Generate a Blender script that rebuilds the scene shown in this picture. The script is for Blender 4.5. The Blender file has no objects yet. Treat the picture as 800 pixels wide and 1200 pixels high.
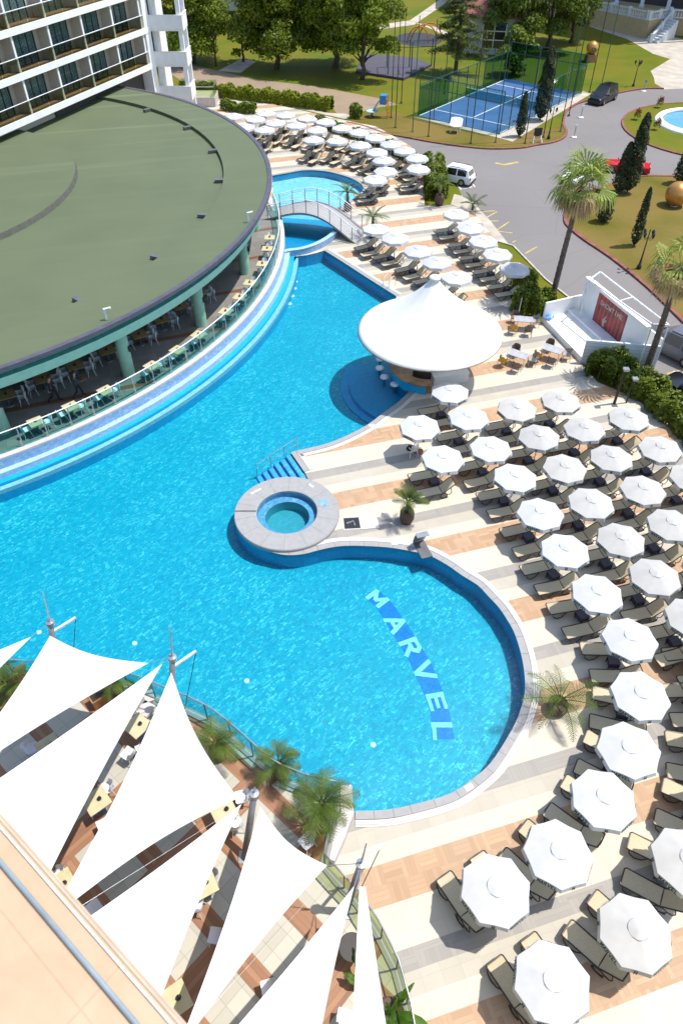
import bpy, math, random
import numpy as np
from mathutils import Vector, Matrix
from mathutils.geometry import tessellate_polygon
random.seed(7)
sc = bpy.context.scene
col = sc.collection
PI = math.pi
# ------------------------------------------------------------------ camera
F, TH, H = 837.0, math.radians(44.6), 25.0
def at(x, y, z=0.0):
    """pixel of the 800x1200 photograph -> point of the place at height z"""
    d = Vector(((x-400)/F, math.cos(TH), -math.sin(TH))) - Vector((0, math.sin(TH), math.cos(TH)))*((y-600)/F)
    t = (z-H)/d.z
    return Vector((d.x*t, d.y*t, z))
cam_d = bpy.data.cameras.new('camera'); cam = bpy.data.objects.new('camera', cam_d); col.objects.link(cam)
cam.location = (0, 0, H); cam.rotation_euler = (PI/2-TH, 0, 0)
cam_d.sensor_fit = 'VERTICAL'; cam_d.sensor_height = 36; cam_d.lens = F/1200*36
cam_d.clip_start = 0.2; cam_d.clip_end = 3000
cam_d.dof.use_dof = True; cam_d.dof.focus_distance = 33; cam_d.dof.aperture_fstop = 1.6
sc.camera = cam
# ------------------------------------------------------------------ light
SUN_EL, SUN_AZ = math.radians(66), math.radians(11)      # azimuth of the sun, counter-clockwise from +X
w = bpy.data.worlds.new('World'); sc.world = w; w.use_nodes = True
nt = w.node_tree; bg = nt.nodes['Background']
sky = nt.nodes.new('ShaderNodeTexSky'); sky.sky_type = 'NISHITA'; sky.sun_disc = False
sky.sun_elevation = SUN_EL; sky.sun_rotation = PI/2-SUN_AZ
nt.links.new(sky.outputs[0], bg.inputs[0]); bg.inputs[1].default_value = 0.15
sd = bpy.data.lights.new('sun', 'SUN'); sun = bpy.data.objects.new('sun', sd); col.objects.link(sun)
sd.energy = 3.35; sd.angle = math.radians(0.53); sd.color = (1, .96, .9)
sv = Vector((math.cos(SUN_EL)*math.cos(SUN_AZ), math.cos(SUN_EL)*math.sin(SUN_AZ), math.sin(SUN_EL)))
sun.rotation_euler = sv.to_track_quat('Z', 'Y').to_euler(); sun.location = (40, 10, 60)
sc.view_settings.view_transform = 'Standard'; sc.view_settings.look = 'None'
sc.view_settings.exposure = 0.84; sc.view_settings.gamma = 1
sc.render.resolution_x, sc.render.resolution_y = 682, 1024
sc.render.engine = 'CYCLES'
sc.cycles.max_bounces = 8; sc.cycles.transparent_max_bounces = 24; sc.cycles.caustics_refractive = False; sc.cycles.caustics_reflective = False
# ------------------------------------------------------------------ materials
MATS = {}
def mat(name, c, rough=.7, metal=0, var=.12, scale=3.0, bump=0, spec=.5, c2=None, coords='Object', rnd=0, trans=0, detail=5, vor=False, subs=0):
    """procedural material: base colour broken up by noise, optional second colour, bump, per-object variation"""
    m = bpy.data.materials.new(name); m.use_nodes = True; N = m.node_tree.nodes; L = m.node_tree.links
    b = N['Principled BSDF']; b.inputs['Roughness'].default_value = rough; b.inputs['Metallic'].default_value = metal
    b.inputs['Specular IOR Level'].default_value = spec
    tc = N.new('ShaderNodeTexCoord') if coords == 'Object' else None
    ge = N.new('ShaderNodeNewGeometry')
    vec = tc.outputs['Object'] if tc else ge.outputs['Position']
    if vor:
        no = N.new('ShaderNodeTexVoronoi'); no.inputs['Scale'].default_value = scale; fac = no.outputs['Color']
    else:
        no = N.new('ShaderNodeTexNoise'); no.inputs['Scale'].default_value = scale; no.inputs['Detail'].default_value = detail; fac = no.outputs['Fac']
    L.new(vec, no.inputs['Vector'])
    if c2 is None:
        c2 = [max(0, x*(1-var*2)) for x in c]; c1 = [min(1, x*(1+var)) for x in c]
    else: c1 = c
    rp = N.new('ShaderNodeValToRGB'); rp.color_ramp.elements[0].position = .3; rp.color_ramp.elements[1].position = .7
    rp.color_ramp.elements[0].color = (*c2, 1); rp.color_ramp.elements[1].color = (*c1, 1)
    L.new(fac, rp.inputs[0]); out = rp.outputs[0]
    if rnd:
        oi = N.new('ShaderNodeObjectInfo'); hs = N.new('ShaderNodeHueSaturation')
        mr = N.new('ShaderNodeMapRange'); mr.inputs['To Min'].default_value = 1-rnd; mr.inputs['To Max'].default_value = 1+rnd
        L.new(oi.outputs['Random'], mr.inputs['Value']); L.new(mr.outputs[0], hs.inputs['Value']); L.new(out, hs.inputs['Color']); out = hs.outputs[0]
    L.new(out, b.inputs['Base Color'])
    if bump:
        bp = N.new('ShaderNodeBump'); bp.inputs['Strength'].default_value = bump; bp.inputs['Distance'].default_value = .05
        L.new(no.outputs[0], bp.inputs['Height']); L.new(bp.outputs[0], b.inputs['Normal'])
    if trans:                                           # thin leaf / cloth: part of the light passes through
        tr = N.new('ShaderNodeBsdfTranslucent'); L.new(out, tr.inputs['Color'])
        mx = N.new('ShaderNodeMixShader'); mx.inputs[0].default_value = trans
        L.new(b.outputs[0], mx.inputs[1]); L.new(tr.outputs[0], mx.inputs[2]); L.new(mx.outputs[0], N['Material Output'].inputs[0])
    MATS[name] = m
    return m
def node_mat(name):
    m = bpy.data.materials.new(name); m.use_nodes = True; MATS[name] = m
    return m, m.node_tree.nodes, m.node_tree.links, m.node_tree.nodes['Principled BSDF']
def math_node(N, L, op, a, b=None, c=None):
    n = N.new('ShaderNodeMath'); n.operation = op
    for i, v in enumerate((a, b, c)):
        if v is None: continue
        if isinstance(v, (int, float)): n.inputs[i].default_value = v
        else: L.new(v, n.inputs[i])
    return n.outputs[0]
# ------------------------------------------------------------------ mesh builder
class MB:
    def __init__(s): s.v = []; s.f = []; s.m = []; s.mi = 0
    def add(s, v, f):
        o = len(s.v); s.v += [tuple(p) for p in v]
        for q in f: s.f.append([i+o for i in q]); s.m.append(s.mi)
        return s
    def box(s, c, d, rz=0, M=None, taper=1):
        x, y, z = d[0]/2, d[1]/2, d[2]/2
        V = [Vector((sx*x*(taper if sz > 0 else 1), sy*y*(taper if sz > 0 else 1), sz*z)) for sz in (-1, 1) for sx, sy in ((-1,-1),(1,-1),(1,1),(-1,1))]
        R = M or Matrix.Rotation(rz, 3, 'Z')
        V = [R @ p + Vector(c) for p in V]
        return s.add(V, [(3,2,1,0),(4,5,6,7),(0,1,5,4),(1,2,6,5),(2,3,7,6),(3,0,4,7)])
    def bar(s, p0, p1, wd, ht, up=(0,0,1)):
        p0, p1 = Vector(p0), Vector(p1); a = (p1-p0); l = a.length
        if l < 1e-6: return s
        a.normalize(); u = Vector(up); b = u.cross(a)
        if b.length < 1e-4: b = Vector((1,0,0)).cross(a)
        b.normalize(); u = a.cross(b)
        V = [p + b*(i*wd/2) + u*(j*ht/2) for p in (p0, p1) for i, j in ((-1,-1),(1,-1),(1,1),(-1,1))]
        return s.add(V, [(3,2,1,0),(4,5,6,7),(0,1,5,4),(1,2,6,5),(2,3,7,6),(3,0,4,7)])
    def tube(s, pts, r, n=6, caps=True):
        pts = [Vector(p) for p in pts]; k = len(pts)
        rs = r if isinstance(r, (list, tuple)) else [r]*k
        V = []; ref = None
        for i, p in enumerate(pts):
            t = (pts[min(i+1, k-1)]-pts[max(i-1, 0)]).normalized()
            if ref is None:
                ref = Vector((0,0,1)) if abs(t.z) < .9 else Vector((1,0,0))
            b = ref.cross(t); 
            if b.length < 1e-4: b = Vector((0,1,0)).cross(t)
            b.normalize(); c = t.cross(b); ref = c
            for j in range(n):
                a = 2*PI*j/n; V.append(p + (b*math.cos(a)+c*math.sin(a))*rs[i])
        Fc = [(i*n+j, i*n+(j+1)%n, (i+1)*n+(j+1)%n, (i+1)*n+j) for i in range(k-1) for j in range(n)]
        if caps: Fc += [tuple(range(n-1, -1, -1)), tuple((k-1)*n+j for j in range(n))]
        return s.add(V, Fc)
    def lathe(s, prof, n=24, c=(0,0,0), a0=0, a1=2*PI, caps=False):
        full = abs(a1-a0-2*PI) < 1e-6; k = n if full else n+1
        V = [(c[0]+r*math.cos(a0+(a1-a0)*j/n), c[1]+r*math.sin(a0+(a1-a0)*j/n), c[2]+z) for r, z in prof for j in range(k)]
        Fc = []
        for i in range(len(prof)-1):
            for j in range(n):
                Fc.append((i*k+j, i*k+(j+1)%k, (i+1)*k+(j+1)%k, (i+1)*k+j))
        return s.add(V, Fc)
    def prism(s, poly, z0, z1, holes=(), bottom=True):
        loops = [list(poly)]+[list(h) for h in holes]
        flat = [Vector((p[0], p[1], 0)) for l in loops for p in l]
        tri = tessellate_polygon([[Vector((p[0], p[1], 0)) for p in l] for l in loops])
        n = len(flat); V = [(p.x, p.y, z1) for p in flat]+[(p.x, p.y, z0) for p in flat]; Fc = []
        for t in tri:
            a, b, c = (flat[i] for i in t)
            if (b-a).cross(c-a).z < 0: t = t[::-1]
            Fc.append(tuple(t))
            if bottom: Fc.append(tuple(i+n for i in t[::-1]))
        o = 0
        for li, l in enumerate(loops):
            A = sum(l[i][0]*l[(i+1)%len(l)][1]-l[(i+1)%len(l)][0]*l[i][1] for i in range(len(l)))
            k = len(l)
            for i in range(k):
                a, b = o+i, o+(i+1)%k
                Fc.append((a, b, b+n, a+n)[::-1] if (A > 0) == (li == 0) else (a, b, b+n, a+n))
            o += k
        return s.add(V, Fc)
    def sheet(s, poly, z, holes=()):
        loops = [list(poly)]+[list(h) for h in holes]
        flat = [Vector((p[0], p[1], z)) for l in loops for p in l]
        tri = tessellate_polygon([[Vector((p[0], p[1], 0)) for p in l] for l in loops])
        Fc = []
        for t in tri:
            a, b, c = (flat[i] for i in t)
            if (b-a).cross(c-a).z < 0: t = t[::-1]
            Fc.append(tuple(t))
        return s.add(flat, Fc)
    def ribbon(s, pts, o0, o1, z0, z1, closed=False):
        """a strip along a polyline between two sideways offsets (left is positive), from z0 to z1"""
        P = [Vector((p[0], p[1])) for p in pts]; k = len(P); A = []; B = []
        for i in range(k):
            a = P[(i-1) % k] if closed else P[max(i-1, 0)]; b = P[(i+1) % k] if closed else P[min(i+1, k-1)]
            t = (b-a).normalized(); n = Vector((-t.y, t.x)); A.append(P[i]+n*o0); B.append(P[i]+n*o1)
        V = [(p.x, p.y, z) for z in (z0, z1) for l in (A, B) for p in l]; Fc = []
        for i in range(k if closed else k-1):
            j = (i+1) % k
            Fc += [(2*k+i, 2*k+j, 3*k+j, 3*k+i), (i, k+i, k+j, j), (i, j, 2*k+j, 2*k+i), (k+i, 3*k+i, 3*k+j, k+j)]
        if not closed: Fc += [(0, 2*k, 3*k, k), (k-1, 2*k-1, 4*k-1, 3*k-1)]
        return s.add(V, Fc)
    def sphere(s, c, r, n=12, m=8, sc3=(1,1,1)):
        return s.lathe([(r*math.sin(PI*i/m)*1.0+1e-5, -r*math.cos(PI*i/m)*sc3[2]) for i in range(m+1)], n, c)
    def mesh(s, name, mats, smooth=False):
        me = bpy.data.meshes.new(name); me.from_pydata(s.v, [], s.f)
        for m in (mats if isinstance(mats, (list, tuple)) else [mats]):
            me.materials.append(MATS[m] if isinstance(m, str) else m)
        me.polygons.foreach_set('material_index', s.m)
        if smooth: me.polygons.foreach_set('use_smooth', [True]*len(me.polygons))
        me.update(); me.validate()
        return me
    def build(s, name, mats, parent=None, smooth=False, loc=None, rz=0):
        o = bpy.data.objects.new(name, s.mesh(name, mats, smooth)); col.objects.link(o)
        if parent: o.parent = parent
        if loc is not None: o.location = loc
        o.rotation_euler.z = rz
        return o
def autosmooth(o, deg=35):
    me = o.data; me.polygons.foreach_set('use_smooth', [True]*len(me.polygons))
    me.set_sharp_from_angle(angle=math.radians(deg))
    return o
def tag(o, label, cat, group=None):
    o['label'] = label; o['category'] = cat
    if group: o['group'] = group
    return o
def thing(name, label, cat, loc=(0,0,0), rz=0, group=None):
    o = bpy.data.objects.new(name, None); col.objects.link(o); o.location = loc; o.rotation_euler.z = rz
    o.empty_display_size = .2
    return tag(o, label, cat, group)
def struct(o, kind='structure'): o['kind'] = kind; return o
KIDS = {}
def kids(o):
    return [c for c in o.children]
def dup(root, loc, rz, label, group=None):
    r = root.copy(); col.objects.link(r); r.location = loc; r.rotation_euler.z = rz; r['label'] = label
    if group: r['group'] = group
    for ch in root.children:
        c = ch.copy(); col.objects.link(c); c.parent = r
        for g in ch.children:
            d = g.copy(); col.objects.link(d); d.parent = c
    return r
ORD = ['first','second','third','fourth','fifth','sixth','seventh','eighth','ninth','tenth','eleventh','twelfth','thirteenth','fourteenth','fifteenth']
def smooth_line(pts, n=4, closed=False):
    """Catmull-Rom through 2D points"""
    P = [Vector((p[0], p[1])) for p in pts]; k = len(P); out = []
    for i in range(k if closed else k-1):
        g = lambda j: P[j % k] if closed else P[max(0, min(k-1, j))]
        a, b, c, d = g(i-1), g(i), g(i+1), g(i+2)
        for q in range(n):
            t = q/n
            out.append(.5*((2*b)+(c-a)*t+(2*a-5*b+4*c-d)*t*t+(3*b-a-3*c+d)*t**3))
    if not closed: out.append(P[-1])
    return out
def pix(l, z=0): return [at(x, y, z) for x, y in l]
# block letters as thick strokes in a unit box (width .8, height 1)
STROKES = {'M':[((.08,0),(.08,1)),((.08,1),(.4,.3)),((.4,.3),(.72,1)),((.72,1),(.72,0))],'A':[((.04,0),(.4,1)),((.4,1),(.76,0)),((.18,.32),(.62,.32))],
 'R':[((.1,0),(.1,1)),((.1,.93),(.55,.93)),((.55,.93),(.68,.72)),((.68,.72),(.55,.5)),((.55,.5),(.1,.5)),((.35,.5),(.7,0))],'V':[((.04,1),(.4,0)),((.4,0),(.76,1))],
 'E':[((.1,0),(.1,1)),((.1,.93),(.68,.93)),((.1,.5),(.6,.5)),((.1,.07),(.68,.07))],'L':[((.1,1),(.1,0)),((.1,.07),(.66,.07))],
 'S':[((.68,.85),(.5,.95)),((.5,.95),(.22,.95)),((.22,.95),(.1,.75)),((.1,.75),(.22,.53)),((.22,.53),(.58,.47)),((.58,.47),(.7,.25)),((.7,.25),(.55,.06)),((.55,.06),(.25,.06)),((.25,.06),(.1,.18))],
 'H':[((.1,0),(.1,1)),((.68,0),(.68,1)),((.1,.5),(.68,.5))],'O':[((.25,.05),(.08,.3)),((.08,.3),(.08,.7)),((.08,.7),(.25,.95)),((.25,.95),(.55,.95)),((.55,.95),(.72,.7)),((.72,.7),(.72,.3)),((.72,.3),(.55,.05)),((.55,.05),(.25,.05))],
 'W':[((.02,1),(.2,0)),((.2,0),(.4,.7)),((.4,.7),(.6,0)),((.6,0),(.78,1))],'T':[((.05,.93),(.75,.93)),((.4,.93),(.4,0))],'I':[((.4,0),(.4,1))]}
def letter(mb, ch, fn, th=.2, lift=0.0):
    """fn maps (u,v) of the unit box to a 3D point; each stroke is a quad"""
    for k, ((x0,y0),(x1,y1)) in enumerate(STROKES[ch]):
        dx, dy = x1-x0, y1-y0; l = math.hypot(dx, dy); nx, ny = -dy/l*th/2, dx/l*th/2; ex, ey = dx/l*th*.3, dy/l*th*.3
        q = [(x0-ex+nx,y0-ey+ny),(x0-ex-nx,y0-ey-ny),(x1+ex-nx,y1+ey-ny),(x1+ex+nx,y1+ey+ny)]
        mb.add([fn(u, v, lift+k*.0006) for u, v in q], [(0,1,2,3)])
# ================================================================== setting materials
A16 = math.radians(16.5); CU, SU = math.cos(A16), math.sin(A16)
def uv_nodes(N, L, ang=A16, ou=0, ov=0):
    ge = N.new('ShaderNodeNewGeometry'); sp = N.new('ShaderNodeSeparateXYZ'); L.new(ge.outputs['Position'], sp.inputs[0])
    c, s = math.cos(ang), math.sin(ang)
    u = math_node(N, L, 'ADD', math_node(N, L, 'MULTIPLY', sp.outputs[0], c), math_node(N, L, 'MULTIPLY_ADD', sp.outputs[1], s, ou))
    v = math_node(N, L, 'ADD', math_node(N, L, 'MULTIPLY', sp.outputs[0], -s), math_node(N, L, 'MULTIPLY_ADD', sp.outputs[1], c, ov))
    return u, v, ge
def comb(N, L, x, y, z=0.0):
    c = N.new('ShaderNodeCombineXYZ')
    for i, q in enumerate((x, y, z)):
        if isinstance(q, (int, float)): c.inputs[i].default_value = q
        else: L.new(q, c.inputs[i])
    return c.outputs[0]
def mixc(N, L, f, a, b, mode='MIX'):
    m = N.new('ShaderNodeMix'); m.data_type = 'RGBA'; m.blend_type = mode
    if isinstance(f, (int, float)): m.inputs[0].default_value = f
    else: L.new(f, m.inputs[0])
    for i, q in ((6, a), (7, b)):
        if isinstance(q, tuple): m.inputs[i].default_value = (*q, 1)
        else: L.new(q, m.inputs[i])
    return m.outputs[2]
def ramp(N, L, f, stops, const=False):
    r = N.new('ShaderNodeValToRGB'); r.color_ramp.interpolation = 'CONSTANT' if const else 'LINEAR'
    e = r.color_ramp.elements
    while len(e) < len(stops): e.new(.5)
    for i, (p, c) in enumerate(stops): e[i].position = p; e[i].color = (*c, 1)
    L.new(f, r.inputs[0]); return r.outputs[0]
def noise(N, L, vec, sc_, det=4, dist=0):
    n = N.new('ShaderNodeTexNoise'); n.inputs['Scale'].default_value = sc_; n.inputs['Detail'].default_value = det; n.inputs['Distortion'].default_value = dist
    L.new(vec, n.inputs['Vector']); return n.outputs['Fac']
def white(N, L, vec):
    n = N.new('ShaderNodeTexWhiteNoise'); n.noise_dimensions = '3D'; L.new(vec, n.inputs['Vector']); return n.outputs['Value']
def parquet(N, L, u, v, B, plank, c_lo, c_hi):
    bu = math_node(N, L, 'FLOOR', math_node(N, L, 'DIVIDE', u, B)); bv = math_node(N, L, 'FLOOR', math_node(N, L, 'DIVIDE', v, B))
    par = math_node(N, L, 'FLOORED_MODULO', math_node(N, L, 'ADD', bu, bv), 2.0)
    pu = math_node(N, L, 'FLOOR', math_node(N, L, 'DIVIDE', u, plank)); pv = math_node(N, L, 'FLOOR', math_node(N, L, 'DIVIDE', v, plank))
    fu = math_node(N, L, 'FRACT', math_node(N, L, 'DIVIDE', u, plank)); fv = math_node(N, L, 'FRACT', math_node(N, L, 'DIVIDE', v, plank))
    mixf = lambda a, b: math_node(N, L, 'ADD', math_node(N, L, 'MULTIPLY', a, math_node(N, L, 'SUBTRACT', 1.0, par)), math_node(N, L, 'MULTIPLY', b, par))
    pid = mixf(pu, pv); fr = mixf(fu, fv)
    rnd = white(N, L, comb(N, L, bu, bv, pid))
    grain = noise(N, L, comb(N, L, mixf(math_node(N, L, 'MULTIPLY', u, 30), math_node(N, L, 'MULTIPLY', u, 2)), mixf(math_node(N, L, 'MULTIPLY', v, 2), math_node(N, L, 'MULTIPLY', v, 30))), 1, 3)
    c = ramp(N, L, math_node(N, L, 'MULTIPLY_ADD', rnd, .6, math_node(N, L, 'MULTIPLY', grain, .35)), [(0.1, c_lo), (.9, c_hi)])
    ed = math_node(N, L, 'LESS_THAN', math_node(N, L, 'ABSOLUTE', math_node(N, L, 'SUBTRACT', fr, .5)), .47)
    return mixc(N, L, ed, tuple(x*.85 for x in c_lo), c)
def tiles(N, L, u, v, tu, tv, c, var=.06, joint=.78, jw=.02):
    bu = math_node(N, L, 'FLOOR', math_node(N, L, 'DIVIDE', u, tu)); bv = math_node(N, L, 'FLOOR', math_node(N, L, 'DIVIDE', v, tv))
    fu = math_node(N, L, 'FRACT', math_node(N, L, 'DIVIDE', u, tu)); fv = math_node(N, L, 'FRACT', math_node(N, L, 'DIVIDE', v, tv))
    rnd = white(N, L, comb(N, L, bu, bv, 1.0))
    g = lambda f: math_node(N, L, 'LESS_THAN', math_node(N, L, 'ABSOLUTE', math_node(N, L, 'SUBTRACT', f, .5)), .5-jw)
    k = math_node(N, L, 'MULTIPLY', g(fu), g(fv))
    st = noise(N, L, comb(N, L, u, v), .8, 6)
    val = math_node(N, L, 'MULTIPLY', math_node(N, L, 'MULTIPLY_ADD', rnd, var*2, 1-var), math_node(N, L, 'MULTIPLY_ADD', st, .2, .9))
    val = math_node(N, L, 'MULTIPLY', val, math_node(N, L, 'MULTIPLY_ADD', k, 1-joint, joint))
    return mixc(N, L, 1.0, c if not isinstance(c, tuple) else c, comb(N, L, val, val, val), 'MULTIPLY')
# deck: stripes of wood-look parquet, cream, grey and beige stone
m, N, L, b = node_mat('deck_stripes')
u, v, ge = uv_nodes(N, L)
t = math_node(N, L, 'FRACT', math_node(N, L, 'DIVIDE', math_node(N, L, 'SUBTRACT', 7.95+44.5, v), 4.45))
stone = ramp(N, L, t, [(0, (.49,.43,.33)), (.279, (.50,.445,.35)), (.573, (.27,.25,.22)), (.708, (.395,.36,.29)), (.854, (.50,.445,.35))], True)
st = tiles(N, L, u, v, .64, .65, stone, .035, .9, .012)
wood = parquet(N, L, u, math_node(N, L, 'SUBTRACT', v, 7.95-1.24), .62, .155, (.34,.215,.125), (.46,.305,.185))
isw = math_node(N, L, 'LESS_THAN', t, .279)
cc = mixc(N, L, isw, st, wood)
grey_plank = parquet(N, L, u, v, 1.3, .16, (.24,.225,.2), (.32,.295,.255))
isg = math_node(N, L, 'MULTIPLY', math_node(N, L, 'GREATER_THAN', t, .573), math_node(N, L, 'LESS_THAN', t, .708))
cc = mixc(N, L, math_node(N, L, 'MULTIPLY', isg, .7), cc, grey_plank)
wear = noise(N, L, ge.outputs['Position'], .35, 8)
cc = mixc(N, L, math_node(N, L, 'MULTIPLY', math_node(N, L, 'GREATER_THAN', wear, .62), .12), cc, (.3,.27,.22))
L.new(cc, b.inputs['Base Color']); b.inputs['Roughness'].default_value = .6; b.inputs['Specular IOR Level'].default_value = .3
# terrace floor: pale tiles crossed by brown plank bands
m, N, L, b = node_mat('terrace_tiles')
u, v, ge = uv_nodes(N, L, math.radians(48))
st = tiles(N, L, u, v, .62, .62, (.40,.37,.30), .08)
wd = parquet(N, L, u, v, 40, .17, (.19,.085,.04), (.34,.17,.085)); wd2 = parquet(N, L, v, u, 40, .17, (.19,.085,.04), (.34,.17,.085))
fu = math_node(N, L, 'FRACT', math_node(N, L, 'DIVIDE', u, 2.0)); fv = math_node(N, L, 'FRACT', math_node(N, L, 'DIVIDE', v, 3.1))
cc = mixc(N, L, math_node(N, L, 'LESS_THAN', fu, .33), st, wd); cc = mixc(N, L, math_node(N, L, 'LESS_THAN', fv, .3), cc, wd2)
L.new(cc, b.inputs['Base Color']); b.inputs['Roughness'].default_value = .55
# restaurant floor: dark grey tiles with brown bands
m, N, L, b = node_mat('restaurant_floor')
u, v, ge = uv_nodes(N, L, math.radians(20))
st = tiles(N, L, u, v, .6, .6, (.2,.185,.165), .1)
fu = math_node(N, L, 'FRACT', math_node(N, L, 'DIVIDE', v, 4.6))
cc = mixc(N, L, math_node(N, L, 'LESS_THAN', fu, .09), st, (.16,.075,.035))
L.new(cc, b.inputs['Base Color']); b.inputs['Roughness'].default_value = .4
# asphalt
m, N, L, b = node_mat('asphalt')
ge = N.new('ShaderNodeNewGeometry')
a1 = noise(N, L, ge.outputs['Position'], .12, 6); a2 = noise(N, L, ge.outputs['Position'], 18, 3)
cc = ramp(N, L, a1, [(.3, (.165,.152,.145)), (.7, (.2,.185,.176))])
cc = mixc(N, L, .35, cc, ramp(N, L, a2, [(.3, (.14,.13,.124)), (.7, (.215,.2,.19))]))
vo = N.new('ShaderNodeTexVoronoi'); vo.feature = 'DISTANCE_TO_EDGE'; vo.inputs['Scale'].default_value = .16; L.new(ge.outputs['Position'], vo.inputs['Vector'])
cc = mixc(N, L, math_node(N, L, 'MULTIPLY', math_node(N, L, 'LESS_THAN', vo.outputs['Distance'], .004), .3), cc, (.08,.075,.07))
L.new(cc, b.inputs['Base Color']); b.inputs['Roughness'].default_value = .85; b.inputs['Specular IOR Level'].default_value = .25
# lawns
def lawn(name, g1, g2, dry, amount):
    m, N, L, b = node_mat(name); ge = N.new('ShaderNodeNewGeometry')
    n1 = noise(N, L, ge.outputs['Position'], .18, 7, .4); n2 = noise(N, L, ge.outputs['Position'], 6, 4)
    c = mixc(N, L, n2, g1, g2); c = mixc(N, L, ramp(N, L, n1, [(.5-amount/2, (1,1,1)), (.75-amount/2, (0,0,0))]), c, dry)
    L.new(c, b.inputs['Base Color']); b.inputs['Roughness'].default_value = .9; b.inputs['Specular IOR Level'].default_value = .15
    bp = N.new('ShaderNodeBump'); bp.inputs['Strength'].default_value = .5; bp.inputs['Distance'].default_value = .08
    L.new(n2, bp.inputs['Height']); L.new(bp.outputs[0], b.inputs['Normal'])
lawn('lawn_green', (.055,.094,.003), (.092,.13,.005), (.125,.12,.008), .12)
lawn('lawn_dry', (.078,.078,.006), (.115,.1,.011), (.16,.115,.028), .12)
# water: lets the light through, mirrors the sky at its ripples
def water(name, tint, sc_=2.2, strength=.35):
    m, N, L, b = node_mat(name); N.remove(b); ge = N.new('ShaderNodeNewGeometry')
    n1 = noise(N, L, ge.outputs['Position'], sc_, 3, .6); n2 = noise(N, L, ge.outputs['Position'], sc_*3.5, 2, .3)
    h = math_node(N, L, 'MULTIPLY_ADD', n2, .45, n1)
    bp = N.new('ShaderNodeBump'); bp.inputs['Strength'].default_value = strength; bp.inputs['Distance'].default_value = .12; L.new(h, bp.inputs['Height'])
    tr = N.new('ShaderNodeBsdfTransparent'); tr.inputs[0].default_value = (*tint, 1)
    gl = N.new('ShaderNodeBsdfGlossy'); gl.inputs['Roughness'].default_value = .04; L.new(bp.outputs[0], gl.inputs['Normal'])
    fr = N.new('ShaderNodeFresnel'); fr.inputs[0].default_value = 1.22; L.new(bp.outputs[0], fr.inputs['Normal'])
    mx = N.new('ShaderNodeMixShader'); L.new(fr.outputs[0], mx.inputs[0]); L.new(tr.outputs[0], mx.inputs[1]); L.new(gl.outputs[0], mx.inputs[2])
    L.new(mx.outputs[0], N['Material Output'].inputs[0])
water('pool_water', (.72,.98,1.0), 5.5, .45); water('spa_water', (.6,.88,.92), 3, .12); water('shallow_water', (.9,.985,1), 2.5)
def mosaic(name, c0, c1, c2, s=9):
    """blue glass mosaic chips in swirling drifts; on the pool floor the palest paint caustics"""
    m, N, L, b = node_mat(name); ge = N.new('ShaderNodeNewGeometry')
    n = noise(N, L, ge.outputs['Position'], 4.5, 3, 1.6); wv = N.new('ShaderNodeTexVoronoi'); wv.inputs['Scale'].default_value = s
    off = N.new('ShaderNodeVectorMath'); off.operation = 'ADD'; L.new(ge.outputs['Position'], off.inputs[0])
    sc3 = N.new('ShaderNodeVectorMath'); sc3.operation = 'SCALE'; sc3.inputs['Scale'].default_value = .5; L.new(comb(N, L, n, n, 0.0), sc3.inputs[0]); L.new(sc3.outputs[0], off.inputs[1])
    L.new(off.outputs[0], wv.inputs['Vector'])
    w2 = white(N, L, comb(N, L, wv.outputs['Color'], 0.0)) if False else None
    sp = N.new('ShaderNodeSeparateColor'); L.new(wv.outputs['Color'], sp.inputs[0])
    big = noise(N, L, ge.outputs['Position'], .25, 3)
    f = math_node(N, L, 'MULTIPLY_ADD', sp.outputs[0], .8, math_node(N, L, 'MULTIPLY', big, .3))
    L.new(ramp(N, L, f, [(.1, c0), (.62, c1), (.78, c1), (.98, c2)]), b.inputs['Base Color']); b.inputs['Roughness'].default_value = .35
mosaic('pool_caustic_mosaic', (.0,.2,.34), (.001,.285,.395), (.09,.49,.56), 12)  # pale flecks paint the sun's caustic sparkle into the floor colour
mosaic('pool_wall_mosaic', (.001,.25,.5), (.002,.32,.58), (.01,.4,.64), 16)
mosaic('pale_mosaic', (.13,.24,.42), (.2,.34,.52), (.36,.5,.62), 12)
mosaic('ledge_pale', (.24,.38,.53), (.33,.48,.62), (.44,.56,.66), 12)
mosaic('shallow_mosaic', (.12,.44,.55), (.2,.52,.62), (.42,.68,.74), 8)
mosaic('band_mosaic', (.001,.11,.45), (.002,.155,.53), (.008,.22,.6), 18)
mosaic('letter_mosaic', (.17,.5,.66), (.26,.58,.72), (.42,.7,.8), 12)
mosaic('step_mosaic', (.05,.24,.5), (.09,.33,.58), (.2,.47,.68), 14)
mat('coping_grey', (.28,.275,.268), .7, var=.045, scale=4, coords='W')
mat('coping_white', (.56,.55,.52), .6, var=.06, scale=6, coords='W')
mat('dark_stone', (.1,.1,.105), .6)
mat('kerb_red', (.22,.07,.05), .8, var=.2, scale=2, coords='W')
mat('kerb_pale', (.42,.39,.31), .8, var=.15, scale=2, coords='W')
mat('path_pale', (.42,.37,.3), .85, var=.12, scale=.7, coords='W')
mat('paving_brown', (.27,.19,.12), .85, c2=(.22,.165,.11), scale=.35, coords='W')
mat('paint_white', (.7,.7,.68), .6, var=.08, coords='W')
mat('paint_yellow', (.5,.36,.08), .7, var=.15, coords='W')
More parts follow.
